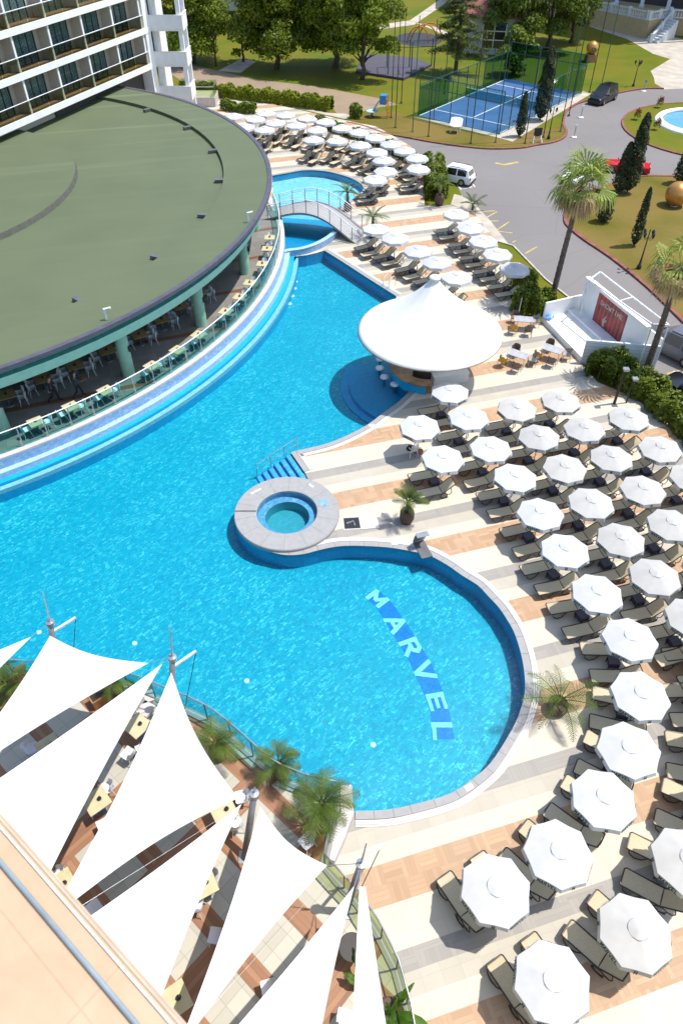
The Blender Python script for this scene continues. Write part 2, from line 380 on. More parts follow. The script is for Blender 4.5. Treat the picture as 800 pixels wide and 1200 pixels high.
# ================================================================== plan
RC = Vector((-34.6, 53.3))                       # centre of the round restaurant
def arc(c, r, a0, a1, n):
    return [Vector((c[0]+r*math.cos(math.radians(a0+(a1-a0)*i/n)), c[1]+r*math.sin(math.radians(a0+(a1-a0)*i/n)))) for i in range(n+1)]
BAR = Vector((5.2, 37.5)); JZ = (at(273.5, 600, .2)+at(398.5, 597, .2))/2; JZ = Vector((JZ.x, JZ.y-.05)); JR = 2.6
terr_px = [(-120,790),(-50,789),(17,792),(80,797),(147,805),(184,818),(225,835),(254,850),(285,876),(320,907),(344,919),(368,928),(398,934)]
TZ = .45
terr_edge = [Vector((p.x, p.y)) for p in pix(terr_px, TZ)]
A_END = math.degrees(math.atan2(*(reversed((at(333,300)-Vector((*RC,0))).to_2d()))))
lob = smooth_line(pix([(303,642),(322.5,648),(338,650.4),(356,649),(373,644.6),(392.5,640.6),(410,639.4),(435,640),(460,642),(487.6,647),(502.5,650.5),(524,662),(541,674),(560,686),(572.5,699),(585,712.5),(595,727.5),(602.5,741),(609,760),(613.5,780),(615.5,800),(614,819),(605,846),(590,873),(575,895),(560,909),(540,924),(520,934),(480,945),(450,950.5),(416,951.5)]), 3)
mid_edge = smooth_line(pix([(484,455),(474,465),(464,474),(450,484),(432,497.5),(415,507),(400,514),(386,519.5),(372,523.5),(350,528.5)]), 3)+pix([(341,530),(357,553)])
up_edge = pix([(380,293.5),(400,306),(430,325.5),(464,347)])
bas_front = pix([(337,301),(347,300.3),(359,299),(370,296.5)])
bar_arc = arc(BAR, 2.15, 150, 258, 14)
two = lambda l: [Vector((p[0], p[1])) for p in l]
ring_l = arc(JZ, JR-.06, 62, 232, 16); ring_r = arc(JZ, JR-.2, 62, -126, 18)
west = arc(RC, 30.9, -64, A_END, 40)
main_common_a = two(bas_front)+two(up_edge)+bar_arc+two(mid_edge)
main_common_b = two(lob)+terr_edge[::-1][1:]+west
pool_hole = main_common_a+ring_r+main_common_b
pool_shape = main_common_a+ring_l+main_common_b
upper_px = [(319,206),(336,203),(357,199.6),(380,200.6),(397.5,204.5),(411.5,209),(422,215),(425.5,220),(424,224.6),(415,232.5),(403,239.5),(394,245),(391,252),(396,268),(394,275)]
upper = two(smooth_line(pix(upper_px[:12]), 3))+two(pix(upper_px[12:]))+two(pix([(380,284),(359,291.5),(340,294),(331,294)]))+arc(RC, 30.2, A_END+1, A_END+17, 6)
deck_px = [(120,1320),(900,1320),(980,1000),(960,620),(815,520),(762,478),(735,462),(700,448),(678.5,424),(634.6,377.6),(602,366),(597,345),(588,310),(582,283),(556,250),(528,240),(497,241),(497,198),(482,172),(462,160),(440,148),(400,140),(330,124),(268,112),(235,100)]
deck = two(pix(deck_px))+[Vector(p) for p in ((-36,100),(-66,86),(-70,20),(-40,2))]
# ground: one sheet to the horizon, open where the pools are dug
GZ = -.12
o = MB().sheet([(-900,-250),(900,-250),(900,1500),(-900,1500)], GZ, [pool_hole, upper]).build('ground', 'lawn_green'); struct(o)
o = MB().prism(deck, GZ+.01, 0, [pool_hole, upper], bottom=False).build('pool_deck', 'deck_stripes'); struct(o)
# pool shells
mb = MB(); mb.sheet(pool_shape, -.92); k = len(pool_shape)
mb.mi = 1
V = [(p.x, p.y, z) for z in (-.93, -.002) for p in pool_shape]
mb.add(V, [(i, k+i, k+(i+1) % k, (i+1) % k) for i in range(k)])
o = mb.build('pool_shell', ['pool_caustic_mosaic', 'pool_wall_mosaic']); struct(o)
o = MB().sheet(pool_shape, -.085).build('pool_water', 'pool_water'); struct(o)
mb = MB(); mb.sheet(upper, -.6); mb.mi = 1; k = len(upper)
mb.add([(p.x, p.y, z) for z in (-.61, -.002) for p in upper], [(i, k+i, k+(i+1) % k, (i+1) % k) for i in range(k)])
o = mb.build('upper_pool_shell', ['shallow_mosaic', 'pool_wall_mosaic']); struct(o)
o = MB().sheet(upper, -.085).build('upper_pool_water', 'shallow_water'); struct(o)
# coping: grey tiles and a white overflow grating
mb = MB()
for l in (lob, mid_edge, up_edge):
    mb.mi = 0; mb.ribbon(l, -.03, .27, -.01, .03)
    mb.mi = 1
    for a in (.30, .38, .46): mb.ribbon(l, a, a+.065, -.01, .028)
mb.mi = 0; mb.ribbon(two(smooth_line(pix(upper_px[:12]), 3)), -.02, .3, -.01, .03)
mb.mi = 2
acc = 0; pl = two(lob)
for i in range(1, len(pl)):
    acc += (pl[i]-pl[i-1]).length
    if acc > .62:
        acc = 0; t = (pl[i]-pl[i-1]).normalized(); n = Vector((-t.y, t.x)); a, b_ = pl[i]-n*.02, pl[i]+n*.26
        mb.bar((*a, .0305), (*b_, .0305), .016, .004)
o = mb.build('pool_coping', ['coping_grey', 'coping_white', 'dark_stone']); struct(o)
# broad round step under water round the bar, with the seats of the swim-up bar
mb = MB(); mb.lathe([(2.16,-.62),(4.75,-.62),(4.75,-.84),(5.25,-.84),(5.25,-.93)], 40, (BAR.x,BAR.y,0), math.radians(152), math.radians(258))
o = mb.build('pool_bar_step', 'pool_wall_mosaic'); struct(o)
# blue band of mosaic with the letters on the pool floor
fz = -.916
Lb = smooth_line(pix([(426,699),(441,713),(458,740),(474,766),(486,790),(498,818),(504,836),(506,867)], fz), 4)
Rb = smooth_line(pix([(440,690),(456,703),(473,726),(490,752),(505,778),(518,808),(526,834),(532,866)], fz), 4)
k = len(Lb); mb = MB(); mb.add([(p.x, p.y, fz) for p in Lb]+[(p.x, p.y, fz) for p in Rb], [(i, i+1, k+i+1, k+i) for i in range(k-1)])
mb.mi = 1
for ch, (px, py) in zip('MARVEL', ((440.5,702.5),(462,731.5),(480.5,758.5),(498,786),(510.5,823),(519,858))):
    c = at(px, py, fz).to_2d(); i = min(range(k), key=lambda j: ((Lb[j]+Rb[j])/2-c).length)
    i = max(1, min(k-2, i)); adv = ((Lb[i+1]+Rb[i+1])/2-(Lb[i-1]+Rb[i-1])/2).normalized(); up = Vector((-adv.y, adv.x)); wd = (Lb[i]-Rb[i]).length
    c = (Lb[i]+Rb[i])/2+adv*((c-(Lb[i]+Rb[i])/2).dot(adv)); lw = .86 if ch != 'L' else .86
    letter(mb, ch, lambda uu, vv, li: ((c+adv*((uu-.4)*1.05)+up*((vv-.5)*wd*.86)).x, (c+adv*((uu-.4)*1.05)+up*((vv-.5)*wd*.86)).y, fz+.004+li), .21)
o = mb.build('pool_floor_lettering', ['band_mosaic', 'letter_mosaic']); struct(o)
# steps into the pool beside the spa
e0, e1 = at(341, 530).to_2d(), at(357, 553).to_2d(); dv = (e1-e0); ln = dv.length; dv.normalize(); nv = Vector((dv.y, -dv.x))
if nv.x > 0: nv = -nv
mb = MB()
for i in range(6):
    a = e0+nv*(.36*i)+dv*.05; q = [a, a+nv*.36, a+nv*.36+dv*(ln+.6), a+dv*(ln+.6)]
    mb.mi = 0; mb.prism([tuple(p) for p in q], -.92, -.1-.15*i)
    mb.mi = 1; mb.bar((*(q[0]+nv*.34), -.1-.15*i+.004), (*(q[3]+nv*.34), -.1-.15*i+.004), .05, .006)
o = mb.build('pool_steps', ['step_mosaic', 'band_mosaic']); struct(o)
# low ledges along the restaurant wall
mb = MB(); mb.mi = 0; a0, a1 = math.radians(-66), math.radians(A_END)
mb.lathe([(30.19,.86),(30.24,.36)], 80, (*RC,0), a0, a1); mb.mi = 1
mb.lathe([(30.24,.36),(30.58,.36),(30.58,.03)], 80, (*RC,0), a0, a1); mb.mi = 2
mb.lathe([(30.58,.03),(30.92,.03),(30.92,-.16)], 80, (*RC,0), a0, a1); mb.mi = 1; mb.lathe([(30.92,-.16),(31.22,-.16),(31.22,-.4)], 80, (*RC,0), a0, a1); mb.mi = 2; mb.lathe([(31.22,-.4),(31.22,-.92)], 80, (*RC,0), a0, a1)
o = mb.build('pool_ledge', ['pale_mosaic', 'ledge_pale', 'pool_wall_mosaic']) if 'ledge_pale' in MATS else None
if o is None:
    mosaic('ledge_pale', (.3,.45,.6), (.42,.57,.7), (.55,.66,.75), 12)
    o = mb.build('pool_ledge', ['pale_mosaic', 'ledge_pale', 'pool_wall_mosaic'])
struct(o)
# ------------------------------------------------------------------ roads, kerbs, lawns, paths
def psheet(name, px, z, m_, smooth=0):
    p = two(smooth_line(pix(px), smooth) if smooth else pix(px)); return struct(MB().sheet(p, z).build(name, m_))
north_kerb = smooth_line(pix([(405,143),(427,148),(446.5,155),(478,161),(505,166),(540,171),(575,174),(610,173),(627,170),(648,166.5),(661,161),(665,154),(661,144),(663.5,131.5),(670.5,125),(683,119),(723,109),(755,103.5),(777.5,103.5)]), 4)
road = two(north_kerb)+two(pix([(860,100),(1100,110),(1300,420),(1000,760),(862,560),(800,475),(770,440),(730,400),(668,348),(640,326),(602,287),(582,281),(556,250),(545,236),(531,207),(505,192),(482,172),(462,160),(440,148)]))
struct(MB().sheet(road, GZ+.004).build('road', 'asphalt'))
# lawn of the court, raised behind its red kerb
mb = MB(); mb.ribbon(north_kerb, 0, .28, GZ, .02); struct(mb.build('court_kerb', 'kerb_red'))
nk = two(north_kerb)
nd = [p for p in nk if p.x < at(662,150).x+.01 and p.y < 92][:60]
struct(MB().sheet(nk+two(pix([(745,85),(700,60),(640,80),(560,95),(480,120),(440,126),(410,134)])), -.03).build('court_lawn', 'lawn_green'))
nk2 = two(smooth_line(pix([(410,142),(427,145),(446.5,152),(478,158),(505,163),(540,168),(575,171),(610,170),(627,167),(646,163.5),(657,158),(661,153),(658,145),(648,150),(625,152),(600,162),(584,160),(540,150),(486,138),(462,131),(430,130)]), 2)); struct(MB().sheet(nk2, -.024).build('dry_verge', 'lawn_dry'))
palm_lawn = smooth_line(pix([(800,378),(757,336),(715,302),(683,280.5),(665,265.6),(660,257),(662,246.5),(672.5,234),(700,220),(744,206.5),(791,205.5),(880,208)]), 4)
mb = MB(); mb.ribbon(palm_lawn, -.28, 0, GZ, .03); struct(mb.build('palm_lawn_kerb', 'kerb_red'))
struct(MB().sheet(two(palm_lawn)+two(pix([(1000,230),(1000,420)])), -.02).build('palm_lawn', 'lawn_dry'))
# round island with its fountain basin
def circ3(p, q, r):
    ax, ay, bx, by, cx, cy = *p[:2], *q[:2], *r[:2]; d = 2*(ax*(by-cy)+bx*(cy-ay)+cx*(ay-by))
    ux = ((ax*ax+ay*ay)*(by-cy)+(bx*bx+by*by)*(cy-ay)+(cx*cx+cy*cy)*(ay-by))/d; uy = ((ax*ax+ay*ay)*(cx-bx)+(bx*bx+by*by)*(ax-cx)+(cx*cx+cy*cy)*(bx-ax))/d
    return Vector((ux, uy)), math.hypot(ax-ux, ay-uy)
IC, IR = circ3(at(728,146), at(764,122.7), at(782,176.7))
FC, FR = circ3(at(768.5,140), at(800,129), at(800,157))
mb = MB(); mb.lathe([(0,-.0),(IR-.25,-.02)], 48, (*IC,0)); mb.mi = 1; mb.lathe([(IR-.25,-.02),(IR-.25,.02),(IR,.02),(IR,GZ)], 48, (*IC,0))
struct(mb.build('fountain_island', ['lawn_green', 'kerb_red']))
# side strips of grass between road and deck, pavement
psheet('verge', [(560,253),(584,279),(602,287),(640,326),(668,348),(660,372),(640,378),(602,368),(596,345),(588,315),(582,284)], GZ+.01, 'lawn_green')
psheet('verge_by_cars', [(676,424),(700,400),(762,432),(775,443),(800,475),(862,560),(840,590),(815,520),(762,478),(735,462),(700,448)], GZ+.012, 'lawn_green')
mb = MB(); mb.ribbon(two(pix([(582,281),(602,287),(640,326),(668,348)])), -.14, 0, GZ, -.02)
mb.ribbon(two(pix([(764,434),(775,443),(800,475),(862,560)])), -.14, 0, GZ, -.02); struct(mb.build('verge_kerb', 'kerb_pale'))
psheet('pavement', [(528,238),(556,249),(582,281),(596,285),(575,258),(549,230),(532,226)], GZ+.02, 'path_pale')
psheet('back_path', [(236,98),(270,110),(330,122),(400,137),(430,147),(436,143),(405,132),(385,131),(330,119),(280,108),(240,92)], GZ+.006, 'path_pale')
psheet('paved_yard', [(180,72),(230,76),(300,92),(370,100),(440,113),(470,122),(450,138),(420,142),(395,132),(388,124),(240,97),(215,95)], GZ+.004, 'paving_brown')
psheet('garden_path', [(255,82),(282,68),(300,71),(282,84)], GZ+.005, 'path_pale')
for q in ([(430,30),(480,23),(485,28),(447,33)], [(480,23),(510,2),(522,-6),(530,-6),(520,4),(485,28)], [(485,25),(512,31),(530,40),(522,42),(508,34)]):
    psheet('garden_path', q, GZ+.006, 'path_pale')
psheet('forecourt', [(672,22),(690,30),(735,45),(765,62),(785,68),(762,82),(766,90),(768,103),(777.5,103.5),(860,100),(900,60),(800,45),(740,30),(700,12)], GZ+.008, 'path_pale')
# road paint
def paint(px, wd, m_='paint_white', name='road_marking'):
    mb = MB(); mb.ribbon(two(pix(px, GZ)), -wd/2, wd/2, GZ+.004, GZ+.008); return struct(mb.build(name, m_))
paint([(530,210),(540,222),(553,219)], .14); paint([(546,205),(556,219)], .12)
paint([(580,191),(590,193),(607,190)], .34, 'paint_yellow')
for q in ([(563,248),(580,247)], [(566,257),(582,248)], [(572,259),(584,259)], [(581,270),(596,260)], [(583,271),(600,273)], [(600,284),(604,282)], [(615,297),(629,289)]):
    paint(q, .12, 'paint_yellow')
paint([(775,445),(830,428)], .15); paint([(781,438),(830,425)], .1, 'paint_yellow')
# ================================================================== buildings and pool furniture of masonry
mat('roof_green', (.09,.113,.055), .75, c2=(.079,.1,.049), scale=.25, coords='W', detail=8)
def _roof_streaks():
    m = MATS['roof_green']; N, L = m.node_tree.nodes, m.node_tree.links; b = N['Principled BSDF']
    src = b.inputs['Base Color'].links[0].from_socket
    u, v, ge = uv_nodes(N, L, math.radians(14))
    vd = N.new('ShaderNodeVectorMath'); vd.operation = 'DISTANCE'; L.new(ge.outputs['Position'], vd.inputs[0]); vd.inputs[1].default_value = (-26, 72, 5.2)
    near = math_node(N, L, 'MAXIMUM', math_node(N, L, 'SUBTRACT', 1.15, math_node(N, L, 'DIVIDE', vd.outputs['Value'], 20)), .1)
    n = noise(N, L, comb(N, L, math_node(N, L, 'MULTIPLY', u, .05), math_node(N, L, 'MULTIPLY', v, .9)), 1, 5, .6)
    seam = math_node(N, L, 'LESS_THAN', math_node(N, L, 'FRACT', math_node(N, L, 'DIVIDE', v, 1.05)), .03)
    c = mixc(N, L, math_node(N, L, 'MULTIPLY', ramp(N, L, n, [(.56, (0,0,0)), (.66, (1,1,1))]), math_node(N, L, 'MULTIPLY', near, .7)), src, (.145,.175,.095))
    c = mixc(N, L, math_node(N, L, 'MULTIPLY', seam, .14), c, (.05,.065,.032))
    L.new(c, b.inputs['Base Color'])
_roof_streaks()
mat('fascia_green', (.38,.58,.44), .5, var=.05); mat('fascia_teal', (.1,.32,.27), .5); mat('gutter_dark', (.075,.07,.095), .5)
mat('column_green', (.27,.46,.34), .5, var=.05); mat('soffit', (.3,.32,.28), .8); mat('black_metal', (.015,.015,.017), .45)
mat('wall_white', (.77,.77,.75), .75, var=.04, scale=1.2); mat('wall_beige', (.5,.45,.38), .8, var=.04)
mat('stone_edge', (.48,.44,.42), .7, var=.06)
mat('white_metal', (.72,.73,.74), .35); mat('steel', (.42,.44,.46), .35, metal=.7); mat('grey_metal', (.19,.2,.215), .4, metal=.4)
mat('curtain', (.3,.45,.45), .8, c2=(.12,.22,.23), scale=5); mat('brown_slab', (.26,.17,.1), .8, var=.15)
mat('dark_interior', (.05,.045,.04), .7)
def glass(name, tint, rough=.02, refl=1.5):
    m, N, L, b = node_mat(name); N.remove(b)
    tr = N.new('ShaderNodeBsdfTransparent'); tr.inputs[0].default_value = (*tint, 1)
    gl = N.new('ShaderNodeBsdfGlossy'); gl.inputs['Roughness'].default_value = rough
    fr = N.new('ShaderNodeFresnel'); fr.inputs[0].default_value = refl
    ge = N.new('ShaderNodeNewGeometry'); f = math_node(N, L, 'MULTIPLY', fr.outputs[0], math_node(N, L, 'SUBTRACT', 1.0, ge.outputs['Backfacing']))
    mx = N.new('ShaderNodeMixShader'); L.new(f, mx.inputs[0]); L.new(tr.outputs[0], mx.inputs[1]); L.new(gl.outputs[0], mx.inputs[2])
    L.new(mx.outputs[0], N['Material Output'].inputs[0])
glass('teal_glass', (.6,.86,.86), .02, 1.25); glass('green_glass', (.74,.8,.6), .02, 1.25); glass('bronze_glass', (.66,.67,.55), .02, 1.35); glass('court_glass', (.82,.93,.92), .02, 1.3)
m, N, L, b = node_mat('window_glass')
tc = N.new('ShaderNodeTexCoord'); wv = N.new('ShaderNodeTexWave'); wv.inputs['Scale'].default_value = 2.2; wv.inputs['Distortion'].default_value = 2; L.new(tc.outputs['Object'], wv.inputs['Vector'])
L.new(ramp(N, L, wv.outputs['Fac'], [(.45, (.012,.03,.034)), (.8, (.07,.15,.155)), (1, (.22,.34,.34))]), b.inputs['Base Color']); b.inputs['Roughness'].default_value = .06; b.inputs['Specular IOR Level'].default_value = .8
# ------------------------------------------------------------------ round restaurant
RT = thing('restaurant_pavilion', 'large round restaurant with a stepped green roof on green columns beside the pool', 'building', (RC.x, RC.y, 0))
mb = MB(); mb.lathe([(.01,5.5),(14.85,5.44)], 96); mb.mi = 1; mb.lathe([(14.85,5.44),(14.95,5.08)], 96); mb.mi = 0
mb.lathe([(14.95,5.08),(25.9,5.1),(25.9,5.36),(29.15,5.36)], 120); o = mb.build('roof', ['roof_green', 'roof_riser'] if 'roof_riser' in MATS else ['roof_green', 'roof_green'], RT)
mat('roof_riser', (.085,.09,.07), .8); o.data.materials[1] = MATS['roof_riser']; roof = o
for px in ((160,133),(207,152.5),(236,179),(243,212.6),(223,252),(170,299),(78,345)):
    p = at(*px, 5.2).to_2d()-RC; a = math.atan2(p.y, p.x)
    MB().box((25.75*math.cos(a), 25.75*math.sin(a), 5.24), (1.0, .35, .2), a).build('roof_drain', 'dark_stone', roof)
for px in ((125,374),(291,260)):
    p = at(*px, 5.4).to_2d()-RC
    MB().tube([(p.x, p.y, 5.36), (p.x, p.y, 6.0), (p.x+.35, p.y+.05, 6.05)], .07).build('roof_vent', 'white_metal', roof)
mb = MB(); mb.lathe([(29.15,5.36),(29.2,5.42),(29.5,5.42),(29.5,5.2),(29.2,5.12)], 120); mb.build('gutter', 'gutter_dark', RT)
mb = MB(); mb.lathe([(29.2,5.12),(28.95,5.1),(28.9,4.78),(29.2,4.74)], 120); mb.mi = 1; mb.lathe([(29.2,4.74),(28.85,4.0)], 120); mb.mi = 2; mb.lathe([(28.85,4.0),(.01,4.0)], 96)
mb.build('fascia', ['fascia_teal', 'fascia_green', 'soffit'], RT)
mb = MB(); mb.lathe([(.01,.9),(29.7,.9)], 96); mb.mi = 1; mb.lathe([(29.7,.9),(29.7,.97),(30.2,.97),(30.2,.86)], 120); mb.build('terrace_floor', ['restaurant_floor', 'stone_edge'], RT)
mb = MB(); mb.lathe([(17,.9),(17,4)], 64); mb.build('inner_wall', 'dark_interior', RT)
for px in ((10,512),(155,441),(250,384),(305,321),(318,268),(-150,565),(313,225)):
    p = at(*px, .9).to_2d()-RC; a = math.atan2(p.y, p.x); x, y = 27.9*math.cos(a), 27.9*math.sin(a)
    c = MB().lathe([(.37,.9),(.37,4.0)], 20, (x, y, 0)).build('column', 'column_green', RT, True)
    MB().box((x+.42, y-.1, 2.75), (.14,.14,.32)).build('wall_lamp', 'black_metal', c)
rl = thing('glass_railing', 'curved teal glass railing with white handrail along the round restaurant', 'railing', (RC.x, RC.y, 0))
a0, a1 = -64, A_END+14; R_ = 29.86; pts = [(p.x, p.y, 2.2) for p in arc((0,0), R_, a0, a1, 70)]
MB().tube(pts, .035).build('handrail', 'white_metal', rl, True)
n_p = 30; hid = .0
for i in range(n_p):
    b0, b1 = a0+(a1-a0)*i/n_p, a0+(a1-a0)*(i+1)/n_p
    P = arc((0,0), R_, b0+.08, b1-.08, 3); mb = MB(); mb.ribbon(P, -.008, .008, .99, 2.15); mb.build('glass_panel', 'teal_glass', rl)
    p = P[0]; mb = MB(); mb.bar((p.x, p.y, .95), (p.x, p.y, 2.18), .05, .05); mb.build('post', 'steel', rl)
# ------------------------------------------------------------------ hotel at the top left
HQ = Vector((-27.72, 62.72)); HD = Vector((.3728, .9279)); HN = Vector((.9279, -.3728))
HA = math.atan2(HD.y, HD.x)
HT = thing('hotel_block', 'white hotel block with rows of balconies above the green roof', 'building', (HQ.x, HQ.y, 0), HA)
# local frame: x along the facade, y into the building (local +y = -HN)
S0, S1 = -30, 23.4
MB().box(((S0+S1)/2, 1.3+7, 8), (S1-S0, 14, 16)).build('wall', 'wall_beige', HT)
MB().box((S1-.45, .66, 8.0), (.9, 1.26, 16)).build('end_pier', 'wall_white', HT)
bays = [4.4+4.45*k for k in range(-5, 5)]
for fl, zb in enumerate((6.0, 9.05, 12.1)):
    mb = MB(); mb.box(((S0+S1)/2, .64, zb+.25), (S1-S0, 1.28, .5)); mb.mi = 1; mb.box(((S0+S1)/2-.5, .68, zb+.505), (S1-S0-1.1, 1.16, .02))
    sl = mb.build('balcony_slab', ['wall_white', 'brown_slab'], HT)
    r = MB(); r.tube([(S0, .06, zb+1.55), (S1-.9, .06, zb+1.55)], .035); rail = r.build('balcony_rail', 'white_metal', HT)
    for i, s in enumerate(bays):
        MB().box((s, .75, zb+1.8), (.14, 1.06, 2.54)).build('partition', 'wall_beige', HT)
        MB().box((s, .17, zb+1.8), (.2, .1, 2.54)).build('partition_edge', 'wall_white', HT)
        mb = MB(); mb.mi = 1; mb.box((s+2.0, 1.27, zb+1.72), (3.4, .05, 2.4)); mb.mi = 0
        for q in (.28, 1.15, 2.0, 2.85, 3.7): mb.box((s+q, 1.23, zb+1.72), (.07, .08, 2.46))
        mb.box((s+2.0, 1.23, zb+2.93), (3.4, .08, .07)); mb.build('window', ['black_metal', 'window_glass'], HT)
        for q in (0, 1): MB().box((s-1.1-2.2*q, .05, zb+1.0), (2.12, .015, .95)).build('glass_panel', 'bronze_glass', rail)
mb = MB(); mb.box((S1-8, 1.2, 4.5), (14, .1, 2.9)); mb.build('recess_shade_panel', 'dark_interior', HT)  # dark panel stands in for the shade of the recess below the slabs
# end wing: balconies one above another, white parapets and posts
k_ = HQ+HD*S1; ew = thing('hotel_end_balconies', 'stack of white balconies with solid parapets at the end of the hotel', 'building', (k_.x, k_.y, 0), 0)
MB().box((.12, 3.2, 7), (.3, 5, 14)).build('wall', 'wall_white', ew)
for zb in (2.9, 6.0, 9.1, 12.2):
    mb = MB(); mb.box((1.6, 1.4, zb+.1), (3.3, 2.6, .2)); mb.box((1.6, .08, zb+.75), (3.3, .14, 1.1)); mb.box((3.18, 1.45, zb+.75), (.14, 2.6, 1.1)); mb.box((1.6, .08, zb+1.33), (3.36, .22, .06)); mb.box((3.18, 1.45, zb+1.33), (.22, 2.6, .06))
    mb.build('balcony', 'wall_white', ew)
for x, y in ((2.9, .35), (3.0, 2.4)): MB().box((x, y, 7), (.4, .4, 14)).build('post', 'wall_white', ew)
tg = thing('glass_terrace', 'small terrace with pale glass railing behind the round restaurant', 'terrace', at(233, 121, 0))
MB().box((0, 0, .5), (4.4, 3.0, 1.0)).build('platform', 'stone_edge', tg)
for c, d in (((0,-1.45,1.55), (4.3,.03,1)), ((2.15,0,1.55), (.03,2.9,1)), ((0,1.45,1.55), (4.3,.03,1))): MB().box(c, d).build('glass_panel', 'green_glass', tg)
mb = MB(); mb.tube([(-2.15,1.45,2.08),(2.15,1.45,2.08),(2.15,-1.45,2.08),(-2.15,-1.45,2.08)], .05); mb.build('handrail', 'steel', tg)
# ------------------------------------------------------------------ the balcony below the viewer
e0, e1 = at(0, 955, 19.9).to_2d(), at(215, 1200, 19.9).to_2d(); ed = (e1-e0).normalized(); en = Vector((-ed.y, ed.x))   # en points outward
if en.y < 0: en = -en
vb = thing('viewer_balcony', 'tan tiled balcony ledge of the near building with a pale metal profile, bottom left corner', 'building', (e1.x, e1.y, 0), math.atan2(ed.y, ed.x))
m, N, L, b = node_mat('tan_tiles'); u, v, ge = uv_nodes(N, L, math.atan2(ed.y, ed.x), .3, .25)
cc = tiles(N, L, u, v, 1.5, 1.4, (.465,.325,.21), .03, .8, .004)
n = noise(N, L, ge.outputs['Position'], 2.2, 8, .5); n2 = noise(N, L, ge.outputs['Position'], 14, 6)
cc = mixc(N, L, ramp(N, L, n, [(.45, (0,0,0)), (.75, (.45,.45,.45))]), cc, (.34,.2,.11)); cc = mixc(N, L, math_node(N, L, 'MULTIPLY', n2, .35), cc, (.55,.38,.23))
L.new(cc, b.inputs['Base Color']); b.inputs['Roughness'].default_value = .5
MB().box((0, -2.5, 19.8), (24, 5, .2)).build('floor', 'tan_tiles', vb)
mat('edge_pale', (.5,.38,.28), .6)
mb = MB(); mb.box((0, .008, 19.74), (24, .012, .3)); mb.box((0, -.012, 19.906), (24, .016, .012)); mb.build('edge_trim', 'edge_pale', vb)
MB().box((0, -4, 9.7), (24, 7, 19.39)).build('wall', 'wall_beige', vb)
rp = (at(0, 1012, 21).to_2d()+at(163, 1200, 21).to_2d())/2; rp = (at(0, 1012, 19.94).to_2d()+at(163, 1200, 19.94).to_2d())/2; ry = (rp-e1).dot(en)
mat('rail_pale', (.3,.36,.385), .35, metal=.3)
r = MB().tube([(-12, ry, 19.93), (12, ry, 19.93)], .0155, 12).build('metal_profile', 'rail_pale', vb, True)
ry2 = (at(100, 1084, 19.93).to_2d()-e1).dot(en)
MB().box((0, ry2, 19.91), (24, .012, .02)).build('floor_profile', 'white_metal', vb)
# ------------------------------------------------------------------ raised spa
sp_ = thing('round_spa', 'round grey stone whirlpool with teal water set between deck and pool', 'spa', (JZ.x, JZ.y, 0))
mb = MB(); mb.lathe([(2.58,-.92),(2.58,.02)], 64); mb.build('outer_wall', 'pool_wall_mosaic', sp_)
mb = MB(); mb.lathe([(2.58,.02),(2.6,.02),(2.6,.15),(2.57,.2),(1.55,.2),(1.5,.18),(1.5,.12)], 64); mb.build('stone_ring', 'coping_grey', sp_)
mb = MB(); mb.lathe([(1.5,.12),(1.5,-.2),(1.1,-.2)], 48); mb.mi = 1; mb.lathe([(1.1,-.2),(1.08,-.75),(.01,-.77)], 48); mb.build('basin', ['pale_mosaic', 'spa_floor' if 'spa_floor' in MATS else 'pool_wall_mosaic'], sp_)
mosaic('spa_floor', (.04,.27,.33), (.06,.31,.37), (.1,.36,.42), 16); bpy.data.objects['basin'].data.materials[1] = MATS['spa_floor']
mb = MB(); mb.lathe([(1.5,.07),(.01,.07)], 48); mb.build('water_surface', 'spa_water', sp_)
mb = MB(); mb.box((-2.05, .02, .203), (1.06, .1, .012)); mb.build('expansion_joint', 'dark_stone', sp_)
for k in range(14):
    a = 2*PI*k/14+.22; MB().bar((1.52*math.cos(a), 1.52*math.sin(a), .201), (2.57*math.cos(a), 2.57*math.sin(a), .201), .012, .004).build('tile_joint', 'coping_joint' if 'coping_joint' in MATS else 'grey_metal', sp_)
nt_ = MB(); nt_.box((1.78, .62, .207), (.42, .55, .02), .32); nt_.build('step_notch', 'pale_mosaic', sp_)
for a, l in ((1.02, .34), (2.42, .62), (.2, 0.02)):
    MB().box((2.2*math.cos(a), 2.2*math.sin(a), .208), (l, .14, .02), a+PI/2-.2).build('skimmer_cover', 'coping_white', sp_)
# ------------------------------------------------------------------ raised basin wall and footbridge
bw = MB(); bl = smooth_line(pix([(331,295),(338,293),(350,291.5),(362,288.5),(374,283.5),(385,277),(395,269)], .45), 3)
bw.ribbon(two(bl), -.22, .1, -.91, .47); bw.mi = 1; bw.ribbon(two(bl), -.24, .14, .47, .5)
tag(bw.build('basin_wall', ['pale_mosaic', 'ledge_pale']), 'curved pale blue mosaic wall holding the basin under the footbridge', 'wall')
mb = MB(); bp = two(bl)+arc(BAR*0+Vector((at(358,258).x, at(358,258).y)), 4.4, 20, 160, 8)
bpx = two(bl)+two(pix([(397,258),(392,250),(325,246),(322,262)], .3))
mb.sheet(bpx, .32); struct(mb.build('basin_water', 'spa_water')); mb = MB(); mb.sheet(bpx, -.35); struct(mb.build('basin_floor', 'pool_wall_mosaic'))
br = thing('footbridge', 'arched grey footbridge with steel railings over the pool channel', 'bridge')
def bridge_pt(t, off):       # t 0..1 along, off across
    a = at(318, 250, .9).to_2d(); b_ = at(423, 278, 0).to_2d()
    c = a.lerp(b_, t); dd = (b_-a).normalized(); nn = Vector((-dd.y, dd.x)); bend = math.sin(PI*t)*.9
    return Vector((*(c+nn*(off+bend*.9)), .95*(1-t)+.03*t+1.15*math.sin(PI*min(1, t*1.0))**1.2*(1-.25*t)))
